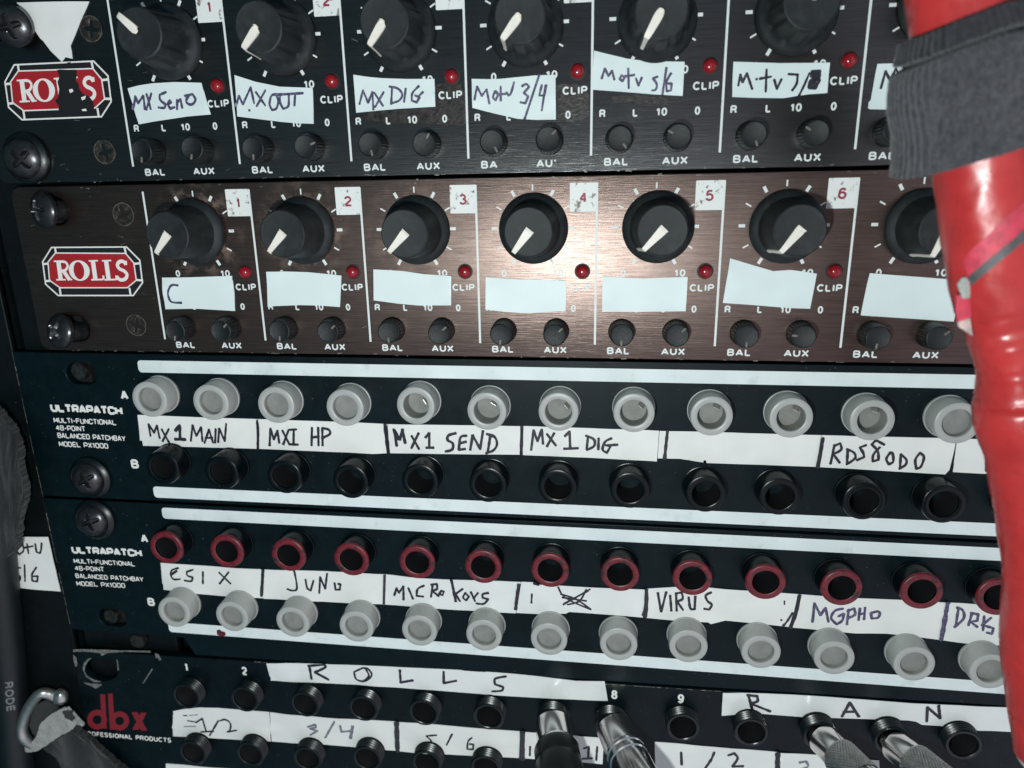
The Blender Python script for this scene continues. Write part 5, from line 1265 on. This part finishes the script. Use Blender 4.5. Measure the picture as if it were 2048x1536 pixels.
label('side_sticker', pv('D1', [(40, 222), (150, 222), (272, 222), (308, 380), (345, 542), (220, 530), (70, 516)]), 'white sticker reading 5/6 on the black rack flange at the far left', cat='sticker', mats=('tape', 'ink'), inkv='D1', inkw=0.75, h=-0.8,
      ink=[[(70, 265), (90, 300), (125, 262), (130, 300), (105, 325), (88, 300)], [(150, 262), (158, 318)], [(135, 285), (185, 275)], [(198, 262), (205, 310), (228, 312), (236, 258)], [(112, 402), (85, 408), (88, 440), (112, 450), (108, 475), (85, 480)], [(135, 385), (140, 480)], [(205, 400), (180, 440), (182, 478), (210, 482), (214, 450), (186, 452)]])
# wire ring with a strap end looped through it
RH = 5.5
rp = sp3([at('E1', 545, 530, RH - 3), at('E1', 470, 515, RH - 2), at('E1', 400, 488, RH - 1), at('E1', 335, 490, RH), at('E1', 270, 560, RH), at('E1', 215, 660, RH), at('E1', 185, 770, RH), at('E1', 200, 850, RH), at('E1', 260, 905, RH - 1.5), at('E1', 340, 920, RH - 3.5)], 8)
rg = thing('wire_ring', 'dull steel wire ring holding a frayed strap at the lower left', 'ring', at('E1', 200, 860, 0))
obj('wire', sweep(rp, 1.62, 24), 'steel', rg, smooth=True)
bm = bmesh.new(); bmesh.ops.create_uvsphere(bm, u_segments=32, v_segments=20, radius=1, matrix=Matrix.Translation(at('E1', 505, 515, RH - 2)) @ Matrix.Diagonal((2.4, 2.0, 2.7, 1)))
for v in bm.verts: v.co += v.normal * 0.25 * mnoise.noise(v.co * 0.9)
obj('end_lug', bm, 'steel', rg, smooth=True)
st = thing('frayed_strap', 'dark strap with torn pale lining looped through the wire ring', 'strap', at('E1', 700, 1200, 3))
sheet('webbing', 'E1', [(360, 945), (500, 860), (612, 778), (650, 800), (692, 850), (780, 908), (885, 990), (1005, 1112), (1090, 1200), (1150, 1260), (600, 1260), (520, 1140), (450, 1030)], 3.2, 1.6, 'strap', 10, 5, parent=st, bend=lambda p: 0.4 * math.sin(p.x * 0.5) + 0.3 * mnoise.noise(p * 0.4))
sheet('inner_webbing', 'E1', [(290, 600), (380, 545), (470, 590), (470, 650), (370, 730), (330, 830), (290, 850), (240, 760)], 3.0, 1.0, 'strap', 8, 5, parent=st)
sheet('torn_lining', 'E1', [(125, 790), (150, 850), (190, 905), (255, 915), (300, 850), (340, 740), (400, 680), (520, 615), (560, 612), (640, 680), (695, 740), (690, 765), (640, 745), (600, 790), (480, 860), (370, 935), (300, 972), (235, 985), (180, 962), (140, 900)], 5.0, 0.7, 'frayed', 7, 4, parent=st, bend=lambda p: 0.5 * mnoise.noise(p * 0.35))
sheet('torn_hole', 'E1', [(520, 640), (560, 625), (600, 650), (630, 700), (600, 722), (540, 690)], 5.25, 0.5, 'strap', 6, 4, parent=st)
for src in (knob_f, knob_p, sk, ak, led0, flat0, col_g, col_w, col_b, col_r, tj):
    assert src.parent is not None, src.name
